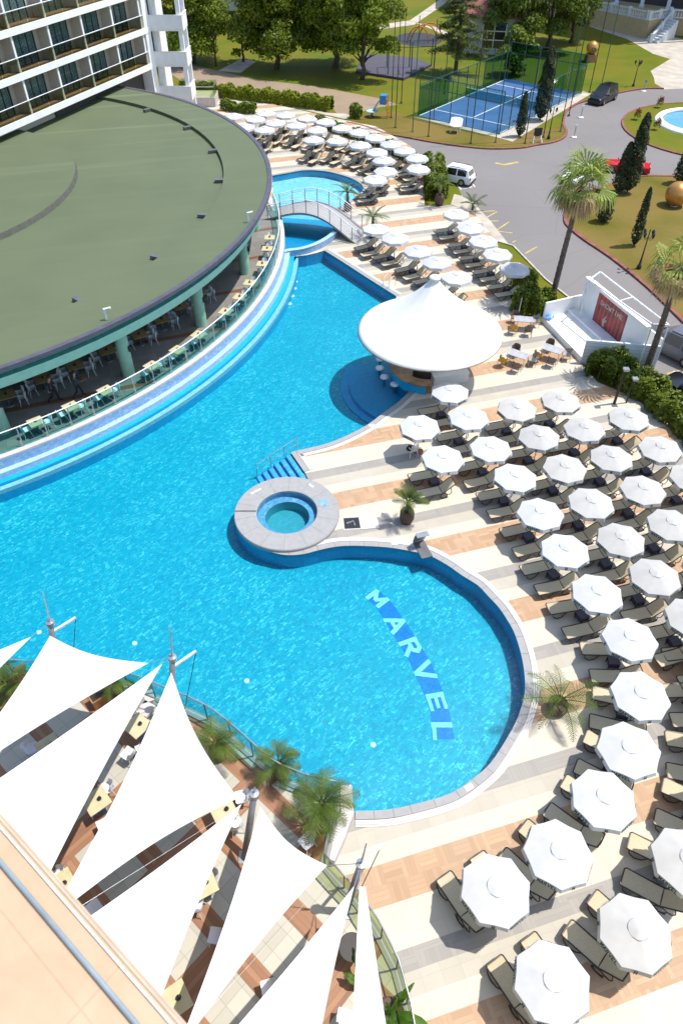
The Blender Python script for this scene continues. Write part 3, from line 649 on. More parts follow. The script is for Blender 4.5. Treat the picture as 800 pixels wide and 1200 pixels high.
mb = MB(); n = 18; V = []; W_ = 1.35
for i in range(n+1):
    for off in (-W_, W_):
        p = bridge_pt(i/n, off); V += [p, p-Vector((0,0,.16))]
Fc = []
for i in range(n):
    a = 4*i; b_ = a+4; Fc += [(a, a+2, b_+2, b_), (a+1, b_+1, b_+3, a+3), (a, b_, b_+1, a+1), (a+2, a+3, b_+3, b_+2)]
mb.add(V, Fc); mb.build('bridge_deck', 'coping_grey', br)
for off in (-W_+.06, W_-.06):
    mb = MB(); mb.tube([bridge_pt(i/n, off)+Vector((0,0,1.05)) for i in range(n+1)], .035)
    for h in (.25, .45, .65, .85): mb.tube([bridge_pt(i/n, off)+Vector((0,0,h)) for i in range(n+1)], .015, 4)
    r = mb.build('bridge_railing', 'white_metal', br)
    for i in range(8): p = bridge_pt((i+.2)/7.6, off); MB().bar(p, p+Vector((0,0,1.08)), .05, .05).build('post', 'grey_metal', r)
# ------------------------------------------------------------------ pool bar under its tent
tent = thing('bar_tent', 'big white bell-shaped fabric tent over the round pool bar', 'tent', (BAR.x, BAR.y, 0))
prof = [(4.22,3.0),(4.24,3.06)]
for i in range(1, 25):
    t = i/24; r = 4.22*(1-t)+.16*t; prof.append((r, 3.06+3.25*(t*.80+t**4*.2)))
mb = MB(); mb.lathe(prof, 64)
for i, vv in enumerate(mb.v):          # slight sag between twelve seams
    a = math.atan2(vv[1], vv[0]); r = math.hypot(vv[0], vv[1]); mb.v[i] = (vv[0], vv[1], vv[2]-.035*abs(math.sin(6*a))*min(1, (4.3-r)*.8)*min(1, r))
mat('tent_fabric', (.74,.735,.71), .8, var=.02, trans=.12); mat('white_fabric', (.6,.605,.62), .8, var=.03, rnd=.03, trans=.25); mat('cream_fabric', (.53,.52,.49), .8, var=.05, scale=1.5, rnd=.05, trans=.25)
mat('sail_fabric', (.64,.64,.635), .8, var=.015, trans=.12)
mb.build('tent_canopy', 'tent_fabric', tent, True)
mb = MB(); mb.lathe([(.18,6.25),(.34,6.3),(.3,6.42),(.02,6.5)], 20); mb.build('tent_cap', 'tent_fabric', tent, True)
MB().lathe([(.12,0),(.1,6.3)], 14).build('mast', 'white_metal', tent)
mb = MB(); mb.lathe([(4.2,3.02),(4.26,3.0),(4.24,2.96),(4.16,2.97)], 64); mb.build('rim', 'wood_brown' if 'wood_brown' in MATS else 'brown_slab', tent)
for k in range(6): a = 2*PI*k/6+.5; MB().tube([(.1*math.cos(a), .1*math.sin(a), 2.6), (3.9*math.cos(a), 3.9*math.sin(a), 3.12)], .04).build('strut', 'white_metal', tent)
pb = thing('pool_bar', 'round wooden bar counter under the white tent at the pool edge', 'bar', (BAR.x, BAR.y, 0))
mat('counter_wood', (.3,.17,.08), .5, var=.25, scale=2); mat('light_box', (.66,.65,.62), .5, var=.02)
mb = MB(); mb.lathe([(2.14,-.91),(2.14,.5)], 48, (0,0,0), math.radians(145), math.radians(265)); mb.build('tiled_base', 'pool_wall_mosaic', pb)
mb = MB(); mb.lathe([(1.7,.05),(1.7,.6),(1.55,.62),(1.55,.68),(2.25,.68),(2.25,.6),(2.1,.58),(2.1,.05)], 56, (0,0,0), math.radians(120), math.radians(275)); mb.build('counter', 'counter_wood', pb)
mb = MB(); mb.lathe([(.8,0),(.8,.95),(.01,1.0)], 24); mb.build('core_shelf', 'dark_interior', pb)
fr = MB(); fr.box((0,0,.3), (2.2,.6,.6)); fr.box((0,0,.63), (2.26,.64,.06)); tag(fr.build('drinks_freezer', 'light_box', loc=at(526, 447, 0), rz=.22), 'long white chest freezer at the edge of the bar tent', 'freezer')
jar = MB(); jar.lathe([(.001,0),(.2,0),(.24,.3),(.15,.5),(.12,.56),(.2,.6),(.001,.72)], 16); tag(jar.build('ceramic_urn', 'light_box', loc=at(487, 441, 0)+Vector((0,0,.68)), smooth=True), 'pale round jar standing on the corner of the bar counter', 'jar')
for i, px in enumerate(((445,421),(444.6,431.5),(450,442),(462,450.5))):
    p = at(*px, .02); p.z = 0; s = thing('swim_up_stool', ('topmost','second from the top','third from the top','lowest')[i]+' of the white round stools in the water by the bar', 'stool', p, 0, 'bar stools in the pool')
    MB().lathe([(.001,-.02),(.25,-.02),(.27,.03),(.25,.08),(.001,.09)], 18).build('seat', 'white_metal', s, True); MB().lathe([(.07,-.62),(.07,-.02)], 10).build('pedestal', 'steel', s)
# ------------------------------------------------------------------ white open-air stage
st_ = thing('open_air_stage', 'white stage with low walls and a red poster on its back wall', 'stage')
A_, B_, Rb_, Lb_ = Vector((13.66,43.79)), Vector((15.06,38.9)), Vector((19.5,38.12)), Vector((17.3,45.3))
P0, P1 = Vector((16.33,44.75)), Vector((18.45,38.32))
mb = MB(); mb.prism([A_, B_, Rb_, Lb_], GZ, .38); mb.build('stage_floor', 'stage_white' if 'stage_white' in MATS else 'wall_white', st_)
bd = (P1-P0).normalized(); bn = Vector((bd.y, -bd.x)); bn = -bn if bn.x > 0 else bn      # towards the audience
mb = MB(); mb.prism([P0-bn*0, P0+bn*.9, P1+bn*.9, P1], .38, .6); mb.build('riser', 'wall_white', st_)
def wall(name, a, b_, z0, z1, t, m_, par): mb = MB(); mb.ribbon([a, b_], -t/2, t/2, z0, z1); return mb.build(name, m_, par)
wall('side_wall', A_, Lb_, GZ, 1.45, .14, 'wall_white', st_)
m, N, L, b = node_mat('louvre_white'); ge = N.new('ShaderNodeNewGeometry'); sp = N.new('ShaderNodeSeparateXYZ'); L.new(ge.outputs['Position'], sp.inputs[0])
f = math_node(N, L, 'LESS_THAN', math_node(N, L, 'FRACT', math_node(N, L, 'MULTIPLY', sp.outputs[2], 4.2)), .14)
L.new(mixc(N, L, f, (.6,.64,.66), (.4,.45,.48)), b.inputs['Base Color'])
wall('louvre_wall', B_+Vector((.05,-.05)), Rb_, GZ, 1.62, .14, 'louvre_white', st_)
bw_ = wall('back_wall', P0, P1, .38, 2.75, .16, 'wall_white', st_); wall('cap', P0, P1, 2.75, 2.83, .34, 'wall_white', bw_)
wall('rear_wall', Lb_+Vector((-.05,-.1)), Rb_+Vector((.05,.1)), GZ, 2.0, .12, 'wall_white', st_)
fr = MB(); T_ = [Vector((16.0,43.45,3.25)), Vector((17.0,44.55,3.25)), Vector((19.3,37.75,3.25)), Vector((18.35,37.85,3.25))]
for i in range(4): fr.bar(T_[i], T_[(i+1) % 4], .08, .08)
c = (T_[0]+T_[3])/2; fr.bar(c, (T_[1]+T_[2])/2, .07, .07)
for p in T_: fr.bar((p.x, p.y, .38), p, .07, .07)
fr.build('truss_frame', 'white_metal', st_)
ps = (at(694.7,376.5,.5).to_2d()-P0).dot(bd)-.1; pe = ps+3.15; cw = P0+bn*.1
mat('poster_red', (.34,.03,.025), .5, c2=(.06,.008,.008), scale=1.4, detail=4)
def _curtain():
    m = MATS['poster_red']; N, L = m.node_tree.nodes, m.node_tree.links; b = N['Principled BSDF']; ge = N.new('ShaderNodeNewGeometry'); sp = N.new('ShaderNodeSeparateXYZ'); L.new(ge.outputs['Position'], sp.inputs[0])
    wv = math_node(N, L, 'SINE', math_node(N, L, 'MULTIPLY', sp.outputs[1], 17)); src = b.inputs['Base Color'].links[0].from_socket
    L.new(mixc(N, L, math_node(N, L, 'MULTIPLY_ADD', wv, .22, .25), src, (.48,.1,.085)), b.inputs['Base Color'])
_curtain()
mat('poster_silver', (.5,.44,.4), .4, var=.15)
bm_ = MB(); bm_.ribbon([cw+bd*ps, cw+bd*pe], 0, .02, .5, 2.55)
po = tag(bm_.build('stage_poster', 'poster_red'), 'red curtain poster with silver lettering on the stage back wall', 'poster')
pd = cw+bn*.024; wtxt = 'SHOWTIME'; mb = MB()
for i, ch in enumerate(wtxt):
    u0 = .38+i*.31; letter(mb, ch, lambda uu, vv, li: ((pd+bd*(ps+u0+uu*.34)+bn*li).x, (pd+bd*(ps+u0+uu*.34)+bn*li).y, 1.93+vv*.3+.012*i), .17)
mb.build('lettering', 'poster_silver', po)
mb = MB(); q = [(0,0),(.16,.02),(.13,.3),(.3,.5),(.22,.55),(.13,.45),(.16,.85),(.06,.62),(-.08,.4),(-.04,.2)]
mb.add([((pd+bd*(ps+1.1+x*1.15)).x, (pd+bd*(ps+1.1+x*1.15)).y, .72+z*1.0) for x, z in q], [tuple(range(len(q)))]); mb.build('dancer_picture', 'poster_silver', po)
bx = MB(); bx.box((0,0,.17), (.6,.4,.34)); bx.box((0,0,.36), (.64,.44,.04)); bx.box((0,-.215,.17), (.3,.02,.2)); tag(bx.build('stage_box', 'grey_metal', loc=(*(P1+bn*.55-bd*1.15), .6), rz=math.atan2(bd.y, bd.x)), 'small grey box on the stage below the poster', 'box')
bg_ = MB(); bg_.lathe([(.001,0),(.3,.02),(.33,.12),(.2,.22),(.1,.36),(.001,.38)], 11); bg_.sphere((.24,.18,.08), .13); bg_.v = [(x*(1+.3*math.sin(9*y+4*z)), y*(.75+.25*math.sin(8*x)), z*(1+.3*math.sin(7*x+5*y))) for x, y, z in bg_.v]; mat('blue_cloth', (.03,.2,.6), .7, c2=(.4,.55,.8), scale=6)
tag(bg_.build('blue_bag', 'blue_cloth', loc=at(641, 374, .38), smooth=True), 'crumpled blue and white bag in the corner of the stage', 'bag')
# ================================================================== parasols, loungers, tables, chairs, people
mat('frame_brown', (.03,.022,.018), .45); mat('sling_beige', (.46,.39,.255), .8, var=.06, scale=25, rnd=.07); mat('plum_wicker', (.045,.04,.06), .6, var=.3, scale=40)
mat('letter_green', (.008,.05,.048), .6); mat('base_grey', (.3,.3,.3), .7)
TXT = {}
def make_parasol(name, cloth, letters):
    root = thing(name, 'x', 'parasol', (0,0,0), 0, 'parasols around the pools')
    R0, zr, za = 1.075, 1.86, 2.2; mb = MB(); V = []; rings = 6
    for i in range(rings+1):
        t = i/rings; r = .05+(R0-.05)*t
        for k in range(32):
            a = 2*PI*k/32; seg = (k % 4)/4; ch = math.cos(PI/8)/math.cos(((k % 4)/4-.5)*PI/4)
            sag = math.sin(PI*seg)**2
            V.append((r*ch*math.cos(a)*(1-.018*sag*t), r*ch*math.sin(a)*(1-.018*sag*t), za-(za-zr)*(t**1.12)-.03*sag*t*(1.2-t)))
    for k in range(32): x, y, z = V[rings*32+k]; V.append((x*1.035, y*1.035, z-.19-.012*math.sin(k*2.1)))
    Fc = [(i*32+k, i*32+(k+1) % 32, (i+1)*32+(k+1) % 32, (i+1)*32+k)[::-1] for i in range(rings+1) for k in range(32)]+[tuple(range(32))]
    mb.add(V, Fc); cn = mb.build('canopy', cloth, root); autosmooth(cn, 25)
    mb = MB(); V = []
    for i, (r, z) in enumerate(((.03,2.225),(.15,2.192),(.29,2.15),(.31,2.108))):
        for k in range(24): a = 2*PI*k/24; V.append((r*math.cos(a), r*math.sin(a), z+(.012*math.sin(3*a+1)+.01*math.sin(5*a)+.012*math.sin(9*a+i*2))*r/.3))
    mb.add(V, [(i*24+k, i*24+(k+1) % 24, (i+1)*24+(k+1) % 24, (i+1)*24+k)[::-1] for i in range(3) for k in range(24)]+[tuple(range(24))])
    vn = mb.build('vent_flap', cloth, root); autosmooth(vn, 40)
    MB().tube([(0,0,.05), (0,0,2.18)], .024, 8).build('pole', 'white_metal', root, True)
    mb = MB(); mb.box((0,0,.05), (.5,.5,.1), taper=.9); mb.tube([(0,0,.1), (0,0,.35)], .04, 8); mb.build('base', 'base_grey', root)
    if letters:
        for p in range(8):
            key = 'MARVEL' if p % 2 == 0 else 'M'
            if key not in TXT:
                mb = MB(); a1 = PI/4; q0 = Vector((R0, 0)); q1 = Vector((math.cos(a1), math.sin(a1)))*R0; d = (q1-q0).normalized(); nn = Vector((d.y, -d.x)); mid = (q0+q1)/2; w_ = .108; st = -w_*len(key)/2
                for i, ch in enumerate(key):
                    letter(mb, ch, lambda uu, vv, li: ((mid+d*(st+w_*i+uu*w_*1.02)+nn*(.016+.03*(1-vv)+li)).x, (mid+d*(st+w_*i+uu*w_*1.02)+nn*(.016+.03*(1-vv)+li)).y, zr-.165+vv*.135), .24)
                TXT[key] = mb.mesh('lettering', 'letter_green')
            o = bpy.data.objects.new('lettering', TXT[key]); col.objects.link(o); o.parent = cn; o.rotation_euler.z = 2*PI*p/8
    return root
par_w, par_c, par_s = make_parasol('parasol', 'white_fabric', True), make_parasol('parasol', 'cream_fabric', True), make_parasol('parasol', 'white_fabric', False)
def make_lounger():
    root = thing('sun_lounger', 'x', 'sun lounger', (0,0,0), 0, 'beige sun loungers around the pools'); hw = .31
    def sheet(pts, name, lip):
        mb = MB(); V = []
        for (x, z) in pts:
            for j in range(5): y = -hw+.02+(2*hw-.04)*j/4; V.append((x, y, z-.018*(1-(j/2-1)**2)))
        n = len(pts); Fc = [(i*5+j, (i+1)*5+j, (i+1)*5+j+1, i*5+j+1) for i in range(n-1) for j in range(4)]
        mb.add(V, Fc); mb.add([(x, y, z-.025) for x, y, z in V], [f[::-1] for f in Fc]); return mb.build(name, 'sling_beige', root, True)
    sp = [(-.97,.355),(-.9,.375),(-.5,.36),(-.1,.35),(.25,.355)]; bp = [(.27,.36),(.45,.5),(.65,.65),(.8,.75),(.9,.79)]
    sheet(sp, 'sling_seat', 0); sheet(bp, 'backrest', 0)
    mb = MB()
    for s in (-1, 1): mb.tube([(-.99, s*hw*.9, .33),(-.94, s*hw, .365),(-.5, s*hw, .36),(.26, s*hw, .355)], .026); mb.tube([(.26, s*hw, .355),(.45, s*hw, .5),(.8, s*hw, .755),(.92, s*hw*.92, .8)], .026)
    mb.tube([(-.99,-hw*.9,.33),(-1.0,0,.33),(-.99,hw*.9,.33)], .026); mb.tube([(.92,-hw*.92,.8),(.94,0,.805),(.92,hw*.92,.8)], .026); mb.tube([(.26,-hw,.34),(.26,hw,.34)], .02)
    mb.build('frame', 'frame_brown', root)
    for s in (-1, 1):
        MB().tube([(-.92, s*hw, .36),(-.85, s*(hw+.02), .16),(-.66, s*(hw+.03), .03),(-.45, s*(hw+.02), .1),(-.3, s*hw, .34)], .022).build('leg', 'frame_brown', root, True)
        lp = [(.3+.2*math.cos(a)*1.0, s*(hw+.02), .2+.17*math.sin(a)) for a in [i*2*PI/14 for i in range(15)]]
        mb = MB(); mb.tube(lp, .022); mb.tube([(.5, s*hw, .22),(.68, s*hw, .2),(.74, s*hw, .35),(.66, s*hw, .62)], .02); mb.tube([(.1, s*(hw+.01), .2),(.3,s*(hw+.02),.03),(.52,s*(hw+.01),.03)], .02); mb.build('leg', 'frame_brown', root, True)
    return root
def make_side_table():
    root = thing('side_table', 'x', 'side table', (0,0,0), 0, 'dark side tables between the loungers')
    MB().box((0,0,.41), (.44,.44,.035)).build('table_top', 'plum_wicker', root); MB().box((0,0,.24), (.36,.36,.26)).build('apron', 'plum_wicker', root)
    for sx in (-1,1):
        for sy in (-1,1): MB().box((sx*.195, sy*.195, .2), (.035,.035,.4)).build('leg', 'plum_wicker', root)
    return root
lounger0, table0 = make_lounger(), make_side_table(); USED = set()
def put(proto, loc, rz, label, group=None):
    if proto.name not in USED:
        USED.add(proto.name); proto.location = loc; proto.rotation_euler.z = rz; proto['label'] = label
        if group: proto['group'] = group
        return proto
    return dup(proto, loc, rz, label, group)
# (row phrase, kind, list of (pixel of the canopy, image slope angle of the loungers or None))
front = [((582,1040),-57),((655,998),-46),((708,936),-40),((740,876),-31),((750,811),-17),((739,747),1),((699,692),13),((663,643),16.5),((634,599),17),((603,557),17),((575,523),17),((550,487),17),((527,457),17)]
ROWS = [('{o} from bottom in front row by lower pool', 'w', front),
 ('{o} from left in bottom row of deck', 'm', [((650,1150),-58),((745,1092),-45),((805,1008),-30),((843,935),-27),((848,865),-10),((840,797),2),((842,750),10)]),
 ('{o} from bottom in second row from lower pool', 'c', [((812,722),15),((769,673),16.5),((729,630),16.5),((693,586),16.5),((662,545),16.5),((633,509),16.5),((605.5,476),16.5)]),
 ('{o} from bottom in third row from lower pool', 'c', [((832,660),16.5),((788,612),16.5),((754,571),16.5),((718,534),16.5),((686,500),16.5),((657.5,467),16.5)]),
 ('{o} from bottom in row next to hedge', 'm', [((852,597),16.5),((811,556),16.5),((775,522.5),16.5),((738,487),16.5)]),
 ('{o} from top beside the deck palm', 'w', [((492,497),None),((518,534),16.5)]),
 ('{o} from top in diagonal row above bar tent', 's', [((440,266),28),((463.5,276.5),28),((490,291.5),28),((513,305),28),((536,322.5),26)]),
 ('{o} from top in row beside car park', 's', [((534.5,248.5),16),((551,264.5),17),((566,279.5),18),((583,295),18),((603,312),18)]),
 ('{o} from left in row round upper pool', 's', [((310,150),63),((367.6,161.8),62),((395,163),55),((422.5,168),46),((441.6,176),38),((450,186),30),((451.7,198),20),((439.5,207.5),14)]),
 ('{o} from left in middle row beyond upper pool', 's', [((287,147),62),((323,141.7),62),((347.5,145.2),62),((372,150),60)]),
 ('{o} from left in outermost row beyond upper pool', 's', [((275,134.8),62),((299,137.8),62),((311.5,130.8),62),((335,133),62),((359,136.8),62),((381,141),58),((400.5,148),55),((420,153),48),((439,159),44),((458,166.8),40),((474.5,174.5),34),((489,183),26),((489.7,195.5),12)])]
random.seed(3)
for phrase, kind, lst in ROWS:
    for i, (px, ang) in enumerate(lst):
        o_ = ORD[i] if i else ('first' if len(lst) > 1 else 'only'); where = phrase.format(o=o_)
        b_ = at(*px, 2.03); b_.z = 0
        k = kind if kind != 'm' else ('c' if i in (1, 2, 3) or 'hedge' in phrase else 'w')
        pr = {'w':par_w, 'c':par_c, 's':par_s}[k]; far = k == 's'
        rot = random.uniform(0, PI/4)+(.25 if px == (650,1150) else 0)
        p = put(pr, b_, rot, ('off-white' if k == 'c' else 'white')+' parasol, '+where)
        p.rotation_euler.x = random.uniform(-.03,.03); p.rotation_euler.y = random.uniform(-.03,.03)
        if ang is None: continue
        a = math.radians(ang); ax = Vector((math.cos(a), math.sin(a), 0)); pp = Vector((-ax.y, ax.x, 0))
        if far:
            sep = .62 if ang < 33 else .58; sh = -.75 if 'upper pool' in phrase else -.5
        else: sep, sh = .64, -.42
        for s, w_ in ((1, 'far'), (-1, 'near')):
            put(lounger0, b_+ax*(sh+random.uniform(-.08,.08))+pp*s*(sep+random.uniform(-.03,.03)), a+random.uniform(-.04,.04), 'lounger on '+w_+' side of parasol, '+where)
        put(table0, b_+ax*(-.28+random.uniform(-.1,.1))+pp*random.uniform(.0,.12), a+random.uniform(-.15,.15), 'side table under parasol, '+where)
# ------------------------------------------------------------------ white shell chairs and tables of the restaurant
mat('chair_white', (.66,.66,.68), .4, var=.03); mat('table_cream', (.48,.42,.25), .55, var=.08); mat('table_oak', (.34,.24,.1), .55, var=.1)
def make_chair(name, shell, legs, cat='chair'):
    root = thing(name, 'x', cat); mb = MB(); V = []; n = 9
    prof = [(.24,.47,.2),(.2,.45,.22),(0,.43,.23),(-.16,.44,.225),(-.21,.52,.215),(-.24,.66,.2),(-.265,.8,.15)]
    for x, z, hw in prof:
        for j in range(n):
            q = j/(n-1)*2-1; up = .07*abs(q)**3; V.append((x+(.1*abs(q)**2.5 if z > .5 else 0), q*hw, z+(up if z < .5 else 0)))
    Fc = [(i*n+j, (i+1)*n+j, (i+1)*n+j+1, i*n+j+1) for i in range(len(prof)-1) for j in range(n-1)]
    mb.add(V, [f[::-1] for f in Fc]); mb.add([(x-.012, y, z-.02) for x, y, z in V], Fc); mb.build('seat_shell', shell, root, True)
    for sx, sy in ((1,1),(1,-1),(-1,1),(-1,-1)): MB().tube([(sx*.15, sy*.15, .42), (sx*.23, sy*.22, 0)], [.018,.013], 6).build('leg', legs, root)
    return root
def make_table(name, top, s, h=.74):
    root = thing(name, 'x', 'table'); MB().box((0,0,h-.02), (s,s,.04)).build('table_top', top, root)
    mb = MB(); mb.lathe([(.001,0),(.24,0),(.22,.03),(.04,.05),(.035,h-.04),(.001,h-.04)], 14); mb.build('pedestal', 'grey_metal', root); return root
wchair, etable, itable = make_chair('shell_chair', 'chair_white', 'chair_white'), make_table('square_table', 'table_cream', .78), make_table('dining_table', 'table_oak', .95)
cond = MB(); cond.lathe([(.001,0),(.07,0),(.08,.05),(.05,.07),(.001,.07)], 10); cond.lathe([(.001,.07),(.025,.07),(.025,.16),(.001,.17)], 8, (.02,.02,0)); cond.lathe([(.001,.06),(.03,.06),(.02,.13),(.001,.14)], 8, (-.03,-.02,0))
cond0 = tag(cond.build('table_centrepiece', 'black_metal'), 'x', 'centrepiece', 'small dark centrepieces on the restaurant tables')
def put_single(o, loc, label):
    if o.name in USED: o = o.copy(); col.objects.link(o)
    USED.add(o.name); o.location = loc; o['label'] = label
edge_t = [(42,494),(83,476),(124,457),(178,428),(209,410),(233,392),(266,365),(281,347.5),(292.5,331),(310.5,309),(313,291),(316,278)]
for i, px in enumerate(edge_t):
    p = at(*px, 1.64); p.z = .9; d = p.to_2d()-RC; a = math.atan2(d.y, d.x); rr = min(d.length, 29.2); p = Vector((RC.x+rr*math.cos(a), RC.y+rr*math.sin(a), .9)); tg_ = Vector((-math.sin(a), math.cos(a), 0)); w_ = ORD[i]+' table from the left along the glass railing'
    put(etable, p, a, 'cream square table, '+ORD[i]+' from the left along the glass railing', 'tables along the glass railing')
    put_single(cond0, p+Vector((0,0,.74)), 'dark centrepiece on the '+w_)
    for s, q in ((1, 'right'), (-1, 'left')): put(wchair, p+tg_*s*.62, a+(-PI/2 if s > 0 else PI/2)+random.uniform(-.12,.12), 'white chair '+q+' of the '+w_, 'white chairs along the glass railing')
in_t = [(7,462),(50,443),(88,428),(125,410),(163,391.5),(189.5,373.5),(210.5,358),(233,342)]
for i, px in enumerate(in_t):
    p = at(*px, 1.64); p.z = .9; a = .5; w_ = ORD[i]+' indoor table from the left'
    put(itable, p, a, 'brown dining table, '+ORD[i]+' from the left in the shade of the roof', 'dining tables under the roof')
    put_single(cond0, p+Vector((0,0,.74)), 'dark centrepiece on the '+w_)
    for j, (dx, dy, r, q) in enumerate(((.75,.25,PI,'near right'),(.75,-.3,PI,'far right'),(-.75,.25,0,'near left'),(-.75,-.3,0,'far left'))):
        put(wchair, p+Matrix.Rotation(a, 3, 'Z')@Vector((dx,dy,0)), a+r+random.uniform(-.15,.15), 'white chair, '+q+' of the '+w_, 'white chairs under the roof')
# ------------------------------------------------------------------ three patio sets by the stage
mat('rattan_mustard', (.55,.29,.03), .6, var=.25, scale=30); mat('rattan_brown', (.17,.12,.09), .6, var=.25, scale=30); mat('rattan_grey', (.33,.32,.31), .6, var=.2, scale=30); mat('table_grey', (.36,.36,.37), .5)
def make_rattan(name, m_):
    root = thing(name, 'x', 'chair', (0,0,0), 0, 'rattan chairs by the stage'); mb = MB()
    mb.box((0,0,.43), (.46,.48,.06)); mb.build('seat', m_, root)
    mb = MB(); V = []
    for z, r in ((.44,.25),(.62,.27),(.82,.28)):
        for k in range(11): a = math.radians(70+220*k/10); V.append((r*math.cos(a)*.95, r*math.sin(a), z-(0 if 2 < k < 8 else (.12 if z > .6 else 0))))
    Fc = [(i*11+k, i*11+k+1, (i+1)*11+k+1, (i+1)*11+k) for i in range(2) for k in range(10)]; mb.add(V, Fc); mb.add([(x*.92, y*.92, z) for x, y, z in V], [f[::-1] for f in Fc]); mb.build('backrest', m_, root, True)
    for sx, sy in ((1,1),(1,-1),(-1,1),(-1,-1)): MB().tube([(sx*.2, sy*.21, .42), (sx*.22, sy*.23, 0)], .016).build('leg', m_ if m_ != 'rattan_grey' else 'steel', root)
    return root
rm, rb_, rg = make_rattan('rattan_chair', 'rattan_mustard'), make_rattan('rattan_chair', 'rattan_brown'), make_rattan('rattan_chair', 'rattan_grey')
ptab = thing('patio_table', 'x', 'table', (0,0,0), 0, 'grey patio tables by the stage'); MB().box((0,0,.73), (1.25,.75,.035)).build('table_top', 'table_grey', ptab)
for sx in (-1,1):
    for sy in (-1,1): MB().tube([(sx*.55, sy*.32, .72), (sx*.57, sy*.33, 0)], .022).build('leg', 'steel', ptab)
for i, (px, q) in enumerate((((613,374), 'topmost patio set'), ((607,415), 'patio set nearest the bar tent'), ((647.5,409), 'patio set nearest the stage front'))):
    p = at(*px, .73); p.z = 0; a = -.62 if i else -.15; R_ = Matrix.Rotation(a, 3, 'Z')
    put(ptab, p, a, 'grey table of the '+q, 'grey patio tables by the stage')
    for pr, (dx, dy, r), w_ in ((rm, (-.62,-.75,1.2), 'mustard'), (rb_, (.35,-.85,PI/2), 'brown'), (rb_, (-.5,.75,-PI/2), 'brown back-row'), (rg, (.85,.45,PI+.3), 'pale grey')):
        put(pr, p+R_@Vector((dx,dy,0)), a+r, w_+' rattan chair of the '+q)
# ------------------------------------------------------------------ things on the deck
pc = thing('plastic_chair', 'white plastic armchair under the poolside parasol without loungers', 'chair', at(482, 533, 0), 2.0)
mb = MB(); mb.box((0,0,.42), (.46,.46,.04)); mb.build('seat', 'chair_white', pc)
mb = MB()
for k in range(7): mb.bar((-.23,-.2+.4*k/6,.44), (-.3,-.19+.38*k/6,.84), .03, .02)
mb.bar((-.3,-.22,.84), (-.3,.22,.84), .04, .04); mb.build('backrest', 'chair_white', pc)
for s in (-1,1): mb = MB(); mb.tube([(.2,s*.24,.42),(.2,s*.25,.64),(-.26,s*.25,.66)], .022); mb.build('armrest', 'chair_white', pc)
for sx in (-1,1):
    for sy in (-1,1): MB().tube([(sx*.2, sy*.2, .42), (sx*.26, sy*.25, 0)], .022).build('leg', 'chair_white', pc)
mat('black_cloth', (.02,.02,.022), .8); mat('red_brown_cloth', (.2,.05,.025), .7, c2=(.4,.18,.08), scale=8)
def bag(name, px, z, r, m_, label, sq=1.0):
    mb = MB(); mb.lathe([(.001,0),(r*.9,.0),(r,r*.5),(r*.8,r*1.1*sq),(r*.35,r*1.35*sq),(.001,r*1.4*sq)], 12)
    mb.v = [(x*(1+.18*math.sin(5*z_+3*y)), y*(.7+.15*math.sin(7*x)), z_+.03*math.sin(11*x+5*y)) for x, y, z_ in mb.v]; mb.tube([(-r*.5,0,r*1.2),(-r*.3,0,r*1.9),(r*.3,0,r*1.9),(r*.5,0,r*1.2)], .018)
    p = at(*px, z); return tag(mb.build(name, m_, loc=p, smooth=True), label, 'bag')
bag('towel_bag', (480,527), .45, .2, 'black_cloth', 'black bag lying on the white plastic armchair'); bag('beach_bag', (490,532), 0, .24, 'red_brown_cloth', 'red brown patterned bag on the deck beside the white plastic armchair')
ht = MB(); ht.box((0,0,.004), (.84,.74,.008)); ht.mi = 1; ht.box((0,0,.0), (.98,.88,.01)); o = tag(ht.build('floor_hatch', ['black_metal', 'stone_edge'], loc=at(413,613,.006), rz=.08), 'open black square service hatch in the deck beside the round spa', 'hatch'); MB().tube([(-.3,.0,.012),(.05,.12,.02),(.1,-.2,.02)], .04).build('pipe', 'steel', o)
MB_ = MB(); MB_.box((0,0,.02), (.9,.8,.04)); tag(MB_.build('hatch_lid', 'coping_white', loc=at(432,613,0), rz=.12), 'pale square lid lying beside the open deck hatch', 'lid')
cd = thing('water_cascade', 'small chrome water cascade on a dark plinth at the lower pool edge', 'cascade', at(495, 644, .03), .32-PI/2)
mb = MB(); mb.box((0,0,.02), (1.1,.55,.04)); mb.build('plinth', 'dark_stone', cd); mb = MB(); V = []
for i in range(9): a = i/8; V += [(-.5+.35*a, -.3, .1+.75*math.sin(a*1.9)), (-.5+.35*a, .3, .1+.75*math.sin(a*1.9))]
mb.add(V, [(2*i,2*i+1,2*i+3,2*i+2) for i in range(8)]); mb.add([(x-.03,y,z-.02) for x,y,z in V], [(2*i,2*i+2,2*i+3,2*i+1) for i in range(8)]); mb.box((-.2,0,.83), (.3,.6,.03)); mb.build('chrome_sheet', 'steel', cd)
ld = thing('pool_ladder', 'pair of chrome ladder hoops at the pool corner by the tent', 'ladder', at(455, 336, 0), -.72)
for s in (-.28,.28): MB().tube([(s,.45,0),(s,.42,.6),(s,.2,.85),(s,-.1,.8),(s,-.3,.45),(s,-.36,-.6)], .022, 8).build('handrail', 'white_metal', ld, True)
for z in (-.2,-.5): MB().box((0,-.36,z), (.56,.08,.03)).build('tread', 'white_metal', ld)
hr = thing('step_handrail', 'slim steel handrail beside the steps into the pool', 'handrail', (0,0,0))
a_, b_ = at(348,513,.9), at(300,544,.1); mb = MB(); mb.tube([a_, b_], .022, 6); mb.tube([a_-Vector((0,0,.4)), b_-Vector((0,0,.4))], .018, 6); mb.build('rail', 'steel', hr)
for t in (0,.33,.66,1): p = a_.lerp(b_, t); MB().tube([p, (p.x, p.y, -1.0 if t > .1 else 0)], .02, 6).build('post', 'steel', hr)
